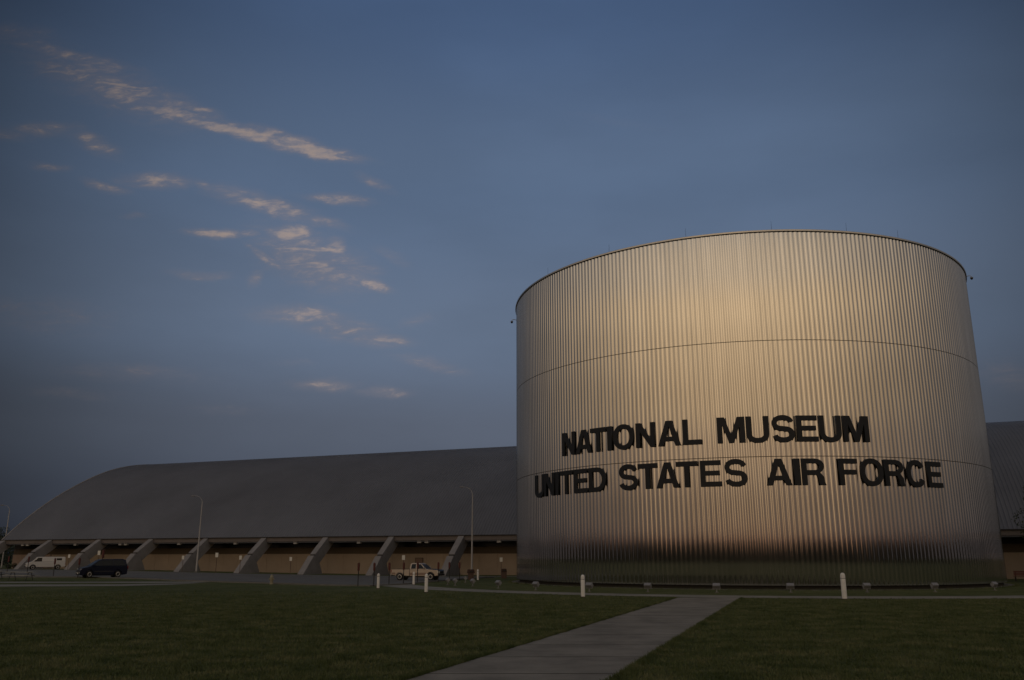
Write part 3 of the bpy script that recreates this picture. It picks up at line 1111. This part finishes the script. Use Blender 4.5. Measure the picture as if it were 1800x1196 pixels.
ws = wall_sign(); uw = [False]
for px, s_, sc_, lab in ((121.5, -7.3, 1.0, 'small white sign on a brown pole behind the white van'),
                         (173.5, -7.4, 1.25, 'larger white sign on a pole just above the bonnet of the dark minivan'),
                         (322, -7.2, 1.0, 'small white sign on a brown pole left of the middle street lamp'),
                         (381, -7.6, 1.2, 'larger white sign on a pole right of the middle street lamp'),
                         (423, -7.8, 1.05, 'small white sign on a pole at the foot of the buttress left of the hydrant'),
                         (511.5, -7.2, 1.0, 'small white sign on a pole right of the yellow hydrant'),
                         (709.5, -8.4, 1.12, 'small white sign on a pole above the pickup bed'),
                         (881, -7.0, 1.0, 'small white sign on a pole by the brown bin next to the drum')):
    q = (px - 900.) / 1553.
    t_ = (q * (H0.y + N.y * s_) - N.x * s_) / (U.x - q * U.y)
    loc = hp(t_, s_); loc.z = gz(loc.x, loc.y)
    o = place(ws, uw, loc, AL * 0 - 0.15, lab, sc_)

# ------------------------------------------------------------------ litter bins, hydrant, bench, picnic table
def litter_bin(loc, rz, label, wide):
    t = thing('litter_bin', label, 'bin', tuple(loc), rz, 'brown litter bins')
    w = wide
    MB().box(-.27, .27, -.25, .25, 0, .68).build('bin_body', M['brown'], t, local=True, bevel=0.02)
    hd = MB().hexa([(-w, -.30, .66), (w, -.30, .66), (w, .30, .66), (-w, .30, .66)],
                   [(-w * .85, -.20, 1.02), (w * .85, -.20, 1.02), (w * .85, .20, 1.02), (-w * .85, .20, 1.02)])
    h = hd.build('hood', M['darkbrown'], t, local=True, bevel=0.02)
    MB().box(-.18, .18, -.315, -.28, .74, .90).build('flap', M['black'], h, local=True)


litter_bin(ground(827.5, 1019.5), 0.2, 'brown litter bin with a wide dark hood at the foot of the street lamp', .38)
litter_bin(ground(886, 1017), 0.1, 'brown litter bin with a dark hood next to the left side of the drum', .30)

p = ground(477, 1027.5)
hy = thing('fire_hydrant', 'short dull yellow fire hydrant on the lawn edge by the car park', 'hydrant', tuple(p))
MB().lathe([(.17, -.05), (.17, .05), (.13, .07), (.125, .50), (.17, .52), (.17, .57), (.14, .60), (.12, .70), (.06, .76), (.035, .77), (.035, .83)], n=18).build('barrel', M['hydrant'], hy, local=True, smooth=True)
MB().tube([(-.22, 0, .42), (.22, 0, .42)], .06, 10).build('outlet', M['hydrant'], hy, local=True)
MB().tube([(0, -.22, .38), (0, 0, .38)], .08, 10).build('outlet', M['hydrant'], hy, local=True)

q = (1795 - 900.) / 1553.
bp_ = Vector((q * 84.5, 84.5, 0))
be = thing('park_bench', 'red brown slatted bench right of the drum at the picture edge', 'bench', tuple(bp_), math.radians(-35))
st = MB()
for k in range(4): st.box(-.85, .85, -.28 + k * .13, -.18 + k * .13, .42, .46)
st.build('seat', M['bench'], be, local=True)
bk = MB()
for k in range(3): bk.hexa([(-.85, .25 + k * .03, .52 + k * .15), (.85, .25 + k * .03, .52 + k * .15), (.85, .29 + k * .03, .52 + k * .15), (-.85, .29 + k * .03, .52 + k * .15)],
                           [(-.85, .275 + k * .03, .64 + k * .15), (.85, .275 + k * .03, .64 + k * .15), (.85, .315 + k * .03, .64 + k * .15), (-.85, .315 + k * .03, .64 + k * .15)])
bk.build('backrest', M['bench'], be, local=True)
for sx in (-.7, .7):
    lg = MB().box(sx - .04, sx + .04, -.26, -.20, 0, .42).box(sx - .04, sx + .04, .22, .29, 0, .45).box(sx - .04, sx + .04, -.26, .28, .37, .42)
    lg.hexa([(sx - .04, .29, .42), (sx + .04, .29, .42), (sx + .04, .33, .42), (sx - .04, .33, .42)], [(sx - .04, .37, .95), (sx + .04, .37, .95), (sx + .04, .41, .95), (sx - .04, .41, .95)])
    lg.build('leg', M['black'], be, local=True)


def picnic(loc, rz, label, L_):
    t = thing('picnic_table', label, 'table', tuple(loc), rz, 'picnic tables on the lawn')
    h = L_ / 2
    top = MB()
    for k in range(5): top.box(-h, h, -.36 + k * .145, -.235 + k * .145, .74, .785)
    top.build('tabletop', M['table'], t, local=True)
    for sy in (-1, 1):
        b = MB()
        for k in range(2): b.box(-h, h, sy * .70 - .13 + k * .135, sy * .70 - .005 + k * .135, .43, .47)
        b.build('bench_seat', M['table'], t, local=True)
    for sx in (-.62 * h, .62 * h):
        f = MB()
        f.tube([(sx, -.55, 0), (sx, -.22, .73)], .028, 8).tube([(sx, .55, 0), (sx, .22, .73)], .028, 8)
        f.tube([(sx, -.78, .42), (sx, .78, .42)], .028, 8).tube([(sx, -.32, .72), (sx, .32, .72)], .025, 8)
        f.build('trestle', M['black'], t, local=True)


picnic(ground(36, 1020.5), -0.06, 'grey picnic table on the lawn before the white van', 2.7)
picnic(ground(-16, 1018.5), -0.1, 'grey picnic table cut by the left edge of the picture', 2.5)


# ------------------------------------------------------------------ vehicles (x forward, z up)
def arch(cx, r, n=10, z0=0.0, zc=0.36):
    """points over a wheel opening, from front to back"""
    out = []
    a0 = math.asin(max(-1, min(1, (z0 - zc) / r)))
    for i in range(n + 1):
        a = a0 + (PI - 2 * a0) * i / n
        out.append((cx + r * math.cos(a), zc + r * math.sin(a)))
    return out


def wheel(parent, x, y, r, w, rimr, side):
    ty = MB()
    n = 26
    prof = [(r * .62, -w / 2), (r * .90, -w / 2), (r, -w * .36), (r, w * .36), (r * .90, w / 2), (r * .62, w / 2)]
    vs = []
    for rr, yy in prof:
        for j in range(n):
            a = 2 * PI * j / n
            vs.append((x + rr * math.cos(a), y + yy, r + rr * math.sin(a)))
    fs = []
    for i in range(len(prof) - 1):
        for j in range(n):
            fs.append((i * n + j, i * n + (j + 1) % n, (i + 1) * n + (j + 1) % n, (i + 1) * n + j))
    fs += [tuple(range(n)), tuple(range((len(prof) - 1) * n, len(prof) * n))]
    ty.add(vs, fs)
    o = ty.build('wheel', M['tyre'], parent, local=True, smooth=True)
    rm_ = MB(); yo = y + side * (w / 2 + .004)
    n = 20
    vs = [(x + rimr * math.cos(2 * PI * j / n), yo, r + rimr * math.sin(2 * PI * j / n)) for j in range(n)]
    vs += [(x + rimr * .8 * math.cos(2 * PI * j / n), yo + side * .012, r + rimr * .8 * math.sin(2 * PI * j / n)) for j in range(n)]
    vs += [(x + rimr * .3 * math.cos(2 * PI * j / n), yo - side * .05, r + rimr * .3 * math.sin(2 * PI * j / n)) for j in range(n)]
    fs = []
    for i in range(2):
        for j in range(n): fs.append((i * n + j, i * n + (j + 1) % n, (i + 1) * n + (j + 1) % n, (i + 1) * n + j))
    fs.append(tuple(range(2 * n, 3 * n)))
    rm_.add(vs, fs).build('rim', M['rim'], o, local=True)
    # spokes darker hub cap
    hc = MB().tube([(x, yo - side * .05, r), (x, yo + side * .015, r)], rimr * .22, 10)
    hc.build('hub_cap', M['bumper'], o, local=True)
    return o


def side_panel(name, poly, yf, thick, m, parent, proud=0.012):
    out = []
    for s in (1, -1):
        mb = MB()
        lo = (lambda z: s * (yf(z) - thick)); hi = (lambda z: s * (yf(z) + proud))
        mb.prism(poly, lo, hi)
        out.append(mb.build(name, m, parent, local=True))
    return out


def front_panel(name, x0, z0, x1, z1, y0, y1, m, parent, proud=0.014):
    """pane lying on the slope from (x0,z0) to (x1,z1), half widths y0 below and y1 above"""
    d = Vector((x1 - x0, 0, z1 - z0)).normalized(); n = Vector((d.z, 0, -d.x))
    if n.x * (1 if x0 > 0 else -1) < 0: n = -n
    a = [Vector((x0, -y0, z0)), Vector((x0, y0, z0)), Vector((x1, y1, z1)), Vector((x1, -y1, z1))]
    mb = MB().hexa([p - n * .02 for p in a], [p + n * proud for p in a])
    return mb.build(name, m, parent, local=True)


def van_like(name, label, cat, loc, rz, scale, low, up, W, belt, tumble, paint, wheels, wr, windows, wind, rear, extras):
    t = thing(name, label, cat, tuple(loc), rz); t.scale = scale if hasattr(scale, '__len__') else (scale,) * 3
    hw = W / 2
    yf = lambda z: hw - tumble * max(0, z - belt)
    body = MB().prism(low, -hw, hw).prism(up, lambda z: -yf(z), yf)
    b = body.build('body', paint, t, local=True, bevel=0.05)
    for poly in windows: side_panel('window', poly, yf, .03, M['carglass'], t)
    front_panel('windscreen', *wind, M['carglass'], t)
    if rear: front_panel('rear_window', *rear, M['carglass'], t)
    for wx in wheels:
        for s in (1, -1): wheel(t, wx, s * (hw - .12), wr, .24, wr * .62, s)
    fl_ = MB().box(wheels[1] + .5, wheels[0] - .5, -hw + .1, hw - .1, .20, .34); fl_.build('underbody', M['bumper'], t, local=True)
    for (nm, bx, m_) in extras:
        for s in ((1, -1) if bx[2] > 0.01 else (1,)):
            x0, x1, y0, y1, z0, z1 = bx
            mb = MB().box(x0, x1, min(s * y0, s * y1), max(s * y0, s * y1), z0, z1) if y0 > 0.01 else MB().box(x0, x1, -y1, y1, z0, z1)
            mb.build(nm, m_, t, local=True, bevel=0.02)
    return t


# white cargo van, nose to the left
lowv = [(2.92, .42), (2.92, .98), (2.80, 1.12), (2.15, 1.28), (-2.92, 1.28), (-2.95, .48)] + \
       [(-2.4, .42)] + [(x, z) for x, z in reversed(arch(-1.85, .48, 10, .42))] + [(x, z) for x, z in reversed(arch(1.85, .48, 10, .42))]
upv = [(2.13, 1.28), (1.42, 1.98), (1.15, 2.08), (-2.70, 2.08), (-2.86, 1.98), (-2.92, 1.28)]
p = at(81, 132.5)
van_like('cargo_van', 'white cargo van parked near the left end of the hall', 'van', p, PI + 0.56, 0.89, lowv, upv, 2.0, 1.28, .10, M['vanwhite'], (1.85, -1.85), .37,
         [[(1.72, 1.33), (1.20, 1.92), (.62, 1.92), (.62, 1.33)], [(-1.55, 1.50), (-1.55, 1.85), (-2.35, 1.85), (-2.35, 1.50)]],
         (2.08, 1.33, 1.47, 1.93, .90, .84), (-2.915, 1.4, -2.86, 1.9, .8, .75),
         [('headlight', (2.86, 2.94, .62, .92, .78, .98), M['lens']), ('bumper', (2.88, 3.02, 0, .97, .42, .60), M['bumper']),
          ('grille', (2.90, 2.95, 0, .58, .72, .98), M['bumper']), ('tail_light', (-2.97, -2.90, .86, .99, .8, 1.15), M['redlens']),
          ('bumper', (-3.03, -2.92, 0, .96, .42, .60), M['bumper']), ('mirror', (1.55, 1.68, .99, 1.18, 1.35, 1.58), M['bumper'])])

# dark blue minivan, nose to the left
lowm = [(2.58, .30), (2.60, .62), (2.50, .80), (2.30, .92), (1.55, 1.06), (-2.50, 1.08), (-2.56, .85), (-2.52, .34)] + \
       [(-2.1, .28)] + [(x, z) for x, z in reversed(arch(-1.52, .40, 10, .26, .33))] + [(x, z) for x, z in reversed(arch(1.55, .40, 10, .26, .33))] + [(2.2, .24)]
upm = [(1.53, 1.06), (.62, 1.62), (.30, 1.72), (-1.9, 1.75), (-2.28, 1.66), (-2.50, 1.08)]
p = at(182, 93.5)
van_like('minivan', 'dark navy minivan parked by the lawn, nose to the left', 'car', p, PI + 0.66, (0.90, 1.0, 1.10), lowm, upm, 1.96, 1.06, .22, M['navy'], (1.55, -1.52), .335,
         [[(1.25, 1.12), (.66, 1.55), (.42, 1.58), (.42, 1.12)], [(.34, 1.12), (.34, 1.60), (-.85, 1.62), (-.85, 1.12)], [(-.95, 1.12), (-.95, 1.62), (-1.9, 1.62), (-2.22, 1.12)]],
         (1.42, 1.13, .72, 1.56, .86, .76), (-2.46, 1.2, -2.30, 1.6, .8, .72),
         [('headlight', (2.32, 2.50, .58, .94, .66, .84), M['lens']), ('grille', (2.52, 2.60, 0, .48, .56, .74), M['bumper']),
          ('fog_light', (2.52, 2.615, .62, .76, .44, .54), M['lens']), ('licence_plate', (2.57, 2.63, 0, .17, .38, .50), M['signwhite']),
          ('tail_light', (-2.60, -2.50, .82, .97, .82, 1.10), M['redlens']), ('mirror', (1.05, 1.20, .96, 1.14, 1.06, 1.22), M['navy']), ('door_trim', (-1.0, 1.05, .982, .995, .58, .63), M['bumper'])])

# tan pickup, nose to the right
p = at(735, 88.5)
tr = thing('pickup_truck', 'tan two-tone pickup with a dark bonnet parked at the end of the ring walk', 'pickup', tuple(p), -0.22)
tr.scale = (0.90, 0.90, 0.92)
W = 2.0; hw = 1.0
wr = .38
bedlow = [(2.72, .55), (2.74, .95), (2.60, 1.08), (1.35, 1.16), (.2, 1.16), (-.62, 1.16), (-.62, .45)] + [(.9, .45)] + [(x, z) for x, z in reversed(arch(1.80, .47, 10, .45, .40))]
MB().prism(bedlow, -hw, hw).build('cab_body', M['tanpaint'], tr, local=True, bevel=0.04)
hood = [(2.755, .72), (2.77, .97), (2.62, 1.105), (1.55, 1.20), (1.45, 1.175), (2.55, 1.07), (2.66, .95), (2.66, .72)]
MB().prism(hood, -.97, .97).build('bonnet_cover', M['navy'], tr, local=True, bevel=0.01)
bed = [(-.66, .48), (-.66, 1.14), (-2.74, 1.14), (-2.76, .62), (-2.4, .55)] + [(x, z) for x, z in reversed(arch(-1.75, .47, 10, .50, .40))]
bd = MB()
bd.prism(bed, -hw, -hw + .12).prism(bed, hw - .12, hw)
bd.box(-.78, -.66, -.885, .885, .55, 1.14)
bd.box(-2.6, -.79, -.885, .885, .62, .68)
bd.build('cargo_bed', M['tanpaint'], tr, local=True)
MB().box(-2.755, -2.64, -.875, .875, .60, 1.13).build('tailgate', M['tanpaint'], tr, local=True, bevel=0.02)
rl = MB()
for s in (1, -1): rl.box(-2.72, -.67, s * .94 - .05, s * .94 + .05, 1.145, 1.185)
rl.build('bed_rail', M['bumper'], tr, local=True)
side_panel('side_stripe', [(1.30, .55), (1.30, .80), (-.60, .80), (-.60, .55)], lambda z: hw, .01, M['tanlow'], tr, .006)
side_panel('side_stripe', [(-2.25, .58), (-2.25, .80), (-2.70, .80), (-2.70, .64)], lambda z: hw, .01, M['tanlow'], tr, .006)
cab = [(1.33, 1.16), (.66, 1.72), (.40, 1.80), (-.42, 1.80), (-.56, 1.72), (-.62, 1.16)]
yf = lambda z: hw - .30 * max(0, z - 1.16)
MB().prism(cab, lambda z: -yf(z), yf).build('cab', M['tanpaint'], tr, local=True, bevel=0.05)
side_panel('window', [(1.08, 1.22), (.60, 1.68), (.20, 1.70), (.20, 1.22)], yf, .03, M['carglass'], tr)
side_panel('window', [(.08, 1.22), (.08, 1.70), (-.40, 1.70), (-.46, 1.22)], yf, .03, M['carglass'], tr)
front_panel('windscreen', 1.26, 1.22, .72, 1.67, .90, .78, M['carglass'], tr)
front_panel('rear_window', -.612, 1.26, -.57, 1.66, .78, .70, M['carglass'], tr)
for wx in (1.80, -1.75):
    for s in (1, -1): wheel(tr, wx, s * (hw - .12), wr, .26, wr * .62, s)
MB().box(-1.2, 1.3, -.7, .7, .32, .46).build('underbody', M['bumper'], tr, local=True)
MB().box(2.70, 2.84, -.98, .98, .48, .68).build('bumper', M['navy'], tr, local=True, bevel=0.03)
MB().box(-2.88, -2.76, -.95, .95, .48, .62).build('bumper', M['chrome'], tr, local=True, bevel=0.03)
MB().box(2.70, 2.79, -.62, .62, .74, .96).build('grille', M['bumper'], tr, local=True)
for s in (1, -1):
    y0, y1 = sorted((s * .66, s * 1.005))
    MB().box(2.55, 2.775, y0, y1, .78, .96).build('headlight', M['lens'], tr, local=True, bevel=0.02)
    y0, y1 = sorted((s * .86, s * 1.004))
    MB().box(-2.775, -2.70, y0, y1, .82, 1.10).build('tail_light', M['redlens'], tr, local=True)
    y0, y1 = sorted((s * 1.0, s * 1.2))
    MB().box(1.02, 1.14, y0, y1, 1.20, 1.40).build('mirror', M['chrome'], tr, local=True, bevel=0.03)
    y0, y1 = sorted((s * 1.0, s * 1.02))
    MB().box(.22, .38, y0, y1, 1.02, 1.06).build('door_handle', M['bumper'], tr, local=True)

# ------------------------------------------------------------------ sky
SUN_EL, SUN_ROT = 13.0, 194.2
S = Vector((math.sin(math.radians(SUN_ROT)) * math.cos(math.radians(SUN_EL)), math.cos(math.radians(SUN_ROT)) * math.cos(math.radians(SUN_EL)), math.sin(math.radians(SUN_EL))))
w = bpy.data.worlds.new('World'); sc.world = w; w.use_nodes = True
nt = w.node_tree; L = nt.links.new
bg = nt.nodes['Background']; bg.inputs['Strength'].default_value = 0.1
NEW = nt.nodes.new
tc = NEW('ShaderNodeTexCoord')
D = tc.outputs['Generated']


def math_(op, a, b=None, clamp=False, c=None):
    n = NEW('ShaderNodeMath'); n.operation = op; n.use_clamp = clamp
    for i, v in enumerate((a, b, c)):
        if v is None: continue
        if isinstance(v, (int, float)): n.inputs[i].default_value = v
        else: L(v, n.inputs[i])
    return n.outputs[0]


def dot(vec):
    n = NEW('ShaderNodeVectorMath'); n.operation = 'DOT_PRODUCT'
    L(D, n.inputs[0]); n.inputs[1].default_value = vec
    return n.outputs['Value']


def rng_(v, a, b, c, d, smooth=True):
    n = NEW('ShaderNodeMapRange'); n.interpolation_type = 'SMOOTHSTEP' if smooth else 'LINEAR'
    L(v, n.inputs['Value'])
    for k, x in zip(('From Min', 'From Max', 'To Min', 'To Max'), (a, b, c, d)): n.inputs[k].default_value = x
    return n.outputs[0]


def ramp(v, stops):
    n = NEW('ShaderNodeValToRGB'); e = n.color_ramp.elements
    n.color_ramp.interpolation = 'EASE'
    while len(e) < len(stops): e.new(0.5)
    for k, (p_, c_) in zip(e, stops): k.position = p_; k.color = (*c_, 1)
    L(v, n.inputs[0]); return n.outputs[0]


def mixc(f, a, b, mode='MIX'):
    n = NEW('ShaderNodeMix'); n.data_type = 'RGBA'; n.blend_type = mode
    for i, v in ((0, f), (6, a), (7, b)):
        if isinstance(v, (int, float)): n.inputs[i].default_value = v
        elif isinstance(v, tuple): n.inputs[i].default_value = (*v, 1)
        else: L(v, n.inputs[i])
    return n.outputs[2]


sep = NEW('ShaderNodeSeparateXYZ'); L(D, sep.inputs[0])
dx, dy, dz = sep.outputs
front = ramp(dz, [(0.0, (.050, .068, .108)), (.06, (.064, .078, .116)), (.14, (.089, .107, .150)), (.25, (.112, .150, .223)),
                  (.42, (.093, .138, .224)), (.60, (.060, .102, .196)), (1.0, (.125, .145, .19))])
back = ramp(dz, [(0.0, (.15, .075, .065)), (.018, (.185, .105, .084)), (.028, (.175, .116, .086)), (.05, (.190, .130, .092)), (.112, (.34, .232, .148)), (.175, (.50, .348, .205)),
                 (.238, (.66, .468, .278)), (.272, (.77, .555, .335)), (.32, (.66, .520, .370)), (.37, (.49, .425, .350)), (.52, (.38, .36, .34)), (.8, (.25, .25, .26)), (1.0, (.17, .185, .215))])
# how far round towards the afterglow
hlen = math_('SQRT', math_('ADD', math_('MULTIPLY', dx, dx), math_('MULTIPLY', dy, dy)))
hd_ = math_('DIVIDE', math_('ADD', math_('MULTIPLY', dx, math.sin(math.radians(SUN_ROT))), math_('MULTIPLY', dy, math.cos(math.radians(SUN_ROT)))), math_('MAXIMUM', hlen, 0.02))
fb = rng_(hd_, -0.30, 0.90, 0, 1)
# brightness falls off around the eastern sky's pale middle, partly painted-in lens vignetting
azf = rng_(dot(Vector((0.03, .955, .295))), .755, .985, .20, 1.06)
front2 = mixc(1.0, front, azf, 'MULTIPLY')
side = ramp(dz, [(0.0, (.062, .056, .058)), (.06, (.082, .074, .074)), (.15, (.118, .109, .108)), (.30, (.150, .141, .142)), (.6, (.18, .185, .20)), (1.0, (.15, .165, .20))])
front2 = mixc(rng_(math_('ABSOLUTE', dx), .52, .92, 0, 1), front2, side)
sky = mixc(fb, front2, back)
lobe = rng_(dot(S), .90, 1.0, 0, 1)
glow = mixc(lobe, (0, 0, 0), (.10, .065, .03))
sky = mixc(1.0, sky, glow, 'ADD')

# clouds, only in the eastern half: projected on the plane x/y, z/y of the direction
u_ = math_('DIVIDE', dx, math_('MAXIMUM', dy, 0.05)); v_ = math_('DIVIDE', dz, math_('MAXIMUM', dy, 0.05))
cmb = NEW('ShaderNodeCombineXYZ'); L(u_, cmb.inputs[0]); L(v_, cmb.inputs[1])
wn = NEW('ShaderNodeTexNoise'); wn.inputs['Scale'].default_value = 22; wn.inputs['Detail'].default_value = 4
L(cmb.outputs[0], wn.inputs['Vector'])
wv = NEW('ShaderNodeVectorMath'); wv.operation = 'MULTIPLY_ADD'
L(wn.outputs['Color'], wv.inputs[0]); wv.inputs[1].default_value = (.030, .014, 0); L(cmb.outputs[0], wv.inputs[2])
off = NEW('ShaderNodeVectorMath'); off.operation = 'SUBTRACT'; L(wv.outputs[0], off.inputs[0]); off.inputs[1].default_value = (.015, .007, 0)
P_ = off.outputs[0]
CL = [(440, 236, 190, 14, 13.8, .95), (548, 264, 90, 17, 12, 1.0), (300, 197, 80, 11, 9, .85), (345, 196, 70, 16, 20, .55), (470, 232, 150, 12, 15, .5), (190, 150, 200, 50, 23, .55), (290, 175, 110, 26, 24, .55), (120, 98, 130, 18, 14, .58), (200, 118, 60, 10, 10, .45), (30, 60, 90, 24, 8, .40), (75, 228, 66, 17, 3, .66), (10, 236, 60, 16, 5, .45), (165, 250, 60, 22, 28, .56), (85, 292, 40, 11, 5, .48),
      (275, 318, 78, 18, 2, .72), (185, 328, 48, 12, 14, .62), (362, 326, 34, 12, 25, .45), (470, 362, 130, 24, 18, .66), (565, 388, 66, 14, 15, .5),
      (590, 350, 64, 13, 6, .72), (655, 322, 42, 13, 25, .5), (380, 411, 62, 11, 3, .82), (437, 412, 26, 9, 0, .7), (545, 455, 125, 60, 25, .62), (610, 470, 80, 45, 30, .5),
      (505, 410, 48, 19, 2, .85), (588, 437, 32, 26, 30, .75), (470, 455, 54, 10, 30, .7), (350, 484, 58, 12, 3, .52), (655, 500, 42, 14, 20, .72),
      (452, 490, 24, 16, -40, .5), (530, 555, 92, 22, 2, .68), (600, 578, 90, 26, 10, .48), (660, 597, 70, 18, 6, .58), (755, 640, 70, 16, 12, .45),
      (570, 677, 64, 14, 0, .58), (672, 688, 52, 13, 3, .52), (735, 565, 40, 14, -20, .32), (60, 556, 170, 44, 4, .34), (230, 655, 150, 22, 3, .36),
      (130, 692, 90, 14, 3, .28), (400, 720, 70, 12, 3, .22), (1785, 662, 80, 34, 8, .32), (235, 380, 30, 9, 0, .38), (510, 640, 40, 10, 0, .28),
      (1080, 215, 110, 14, 12, .12), (690, 450, 40, 14, 30, .35)]
acc = None
for (cx, cy, hl, th, an, am_) in CL:
    r0, r1, r2 = ray(cx, cy)
    cu, cv = r0 / r1, r2 / r1
    k_ = 1.0 / math.hypot(r1, 0)
    mp = NEW('ShaderNodeMapping'); mp.vector_type = 'TEXTURE'
    mp.inputs['Location'].default_value = (cu, cv, 0)
    mp.inputs['Rotation'].default_value = (0, 0, -math.radians(an))
    mp.inputs['Scale'].default_value = (hl * k_ * 1.08, th * k_ * 1.0, 1)
    L(P_, mp.inputs[0])
    ln = NEW('ShaderNodeVectorMath'); ln.operation = 'LENGTH'; L(mp.outputs[0], ln.inputs[0])
    g_ = rng_(ln.outputs['Value'], 1.45, 0.0, 0, am_)
    acc = g_ if acc is None else math_('MAXIMUM', acc, g_)
def cloud_noise(sx, sy, rot, det, dist):
    mp = NEW('ShaderNodeMapping'); mp.inputs['Rotation'].default_value = (0, 0, math.radians(rot)); mp.inputs['Scale'].default_value = (sx, sy, 1)
    L(cmb.outputs[0], mp.inputs[0])
    cn = NEW('ShaderNodeTexNoise'); cn.inputs['Scale'].default_value = 1.0; cn.inputs['Detail'].default_value = det
    cn.inputs['Roughness'].default_value = 0.60; cn.inputs['Distortion'].default_value = dist
    L(mp.outputs[0], cn.inputs['Vector'])
    return cn.outputs[0]


n1 = cloud_noise(22, 74, 13, 10, 0.9)
n2 = cloud_noise(70, 150, 11, 6, 0.4)
nn_ = math_('ADD', math_('MULTIPLY', n1, .84), math_('MULTIPLY', n2, .16))
dens = rng_(math_('ADD', nn_, math_('MULTIPLY', math_('SUBTRACT', acc, .5), .44)), .30, .78, 0, 1)
thin = math_('MULTIPLY', rng_(acc, 0.0, .7, 0, .62), rng_(nn_, .34, .64, .12, 1))
soft = math_('MULTIPLY', rng_(acc, 0.05, .75, 0, .60), rng_(n1, .3, .6, .45, 1))
alpha = math_('MULTIPLY', math_('MAXIMUM', math_('MAXIMUM', math_('MULTIPLY', dens, rng_(acc, .0, .5, 0, 1)), thin), soft), math_('GREATER_THAN', dy, 0.06), True)
lit = rng_(math_('ADD', alpha, math_('MULTIPLY', math_('SUBTRACT', n2, .5), .5)), .15, .95, 0, 1)
ccol = mixc(lit, (.225, .185, .190), (.345, .272, .240))
ccol = mixc(1.0, ccol, azf, 'MULTIPLY')
sky = mixc(math_('MULTIPLY', alpha, rng_(n2, .3, .7, .62, .92)), sky, ccol)
# thin high veil over the whole sky
vn = NEW('ShaderNodeTexNoise'); vn.inputs['Scale'].default_value = 3.2; vn.inputs['Detail'].default_value = 6
mv = NEW('ShaderNodeMapping'); mv.inputs['Scale'].default_value = (1, 1, 3); L(D, mv.inputs[0]); L(mv.outputs[0], vn.inputs['Vector'])
sky = mixc(1.0, sky, rng_(vn.outputs[0], .3, .7, .94, 1.06), 'MULTIPLY')
sky10 = mixc(1.0, sky, (10, 10, 10), 'MULTIPLY')
nish = NEW('ShaderNodeTexSky'); nish.sky_type = 'NISHITA'; nish.sun_disc = False
nish.sun_elevation = math.radians(SUN_EL * 0.3); nish.sun_rotation = math.radians(SUN_ROT)
fin = mixc(0.02, sky10, nish.outputs[0])
L(fin, bg.inputs['Color'])
try:
    w.cycles.sampling_method = 'MANUAL'; w.cycles.sample_map_resolution = 1024
except Exception:
    pass

# soft low sun: the afterglow as a lamp
sd = bpy.data.lights.new('sun', 'SUN'); sd.energy = 0.03; sd.angle = math.radians(24); sd.color = (1.0, .70, .42)
so = bpy.data.objects.new('sun', sd); COL.objects.link(so)
so.rotation_euler = S.to_track_quat('Z', 'Y').to_euler()
so.location = S * 100

# ------------------------------------------------------------------ camera
cd = bpy.data.cameras.new('camera'); cd.sensor_width = 36; cd.lens = 36 * FPX / 1800; cd.clip_end = 9000
co = bpy.data.objects.new('camera', cd); COL.objects.link(co)
co.location = (0, 0, EYE); co.rotation_euler = (PI / 2 + PITCH, 0, 0)
sc.camera = co
sc.view_settings.view_transform = 'Standard'; sc.view_settings.look = 'None'
sc.view_settings.exposure = 0; sc.view_settings.gamma = 1
sc.cycles.max_bounces = 6
sc.cycles.sample_clamp_indirect = 4
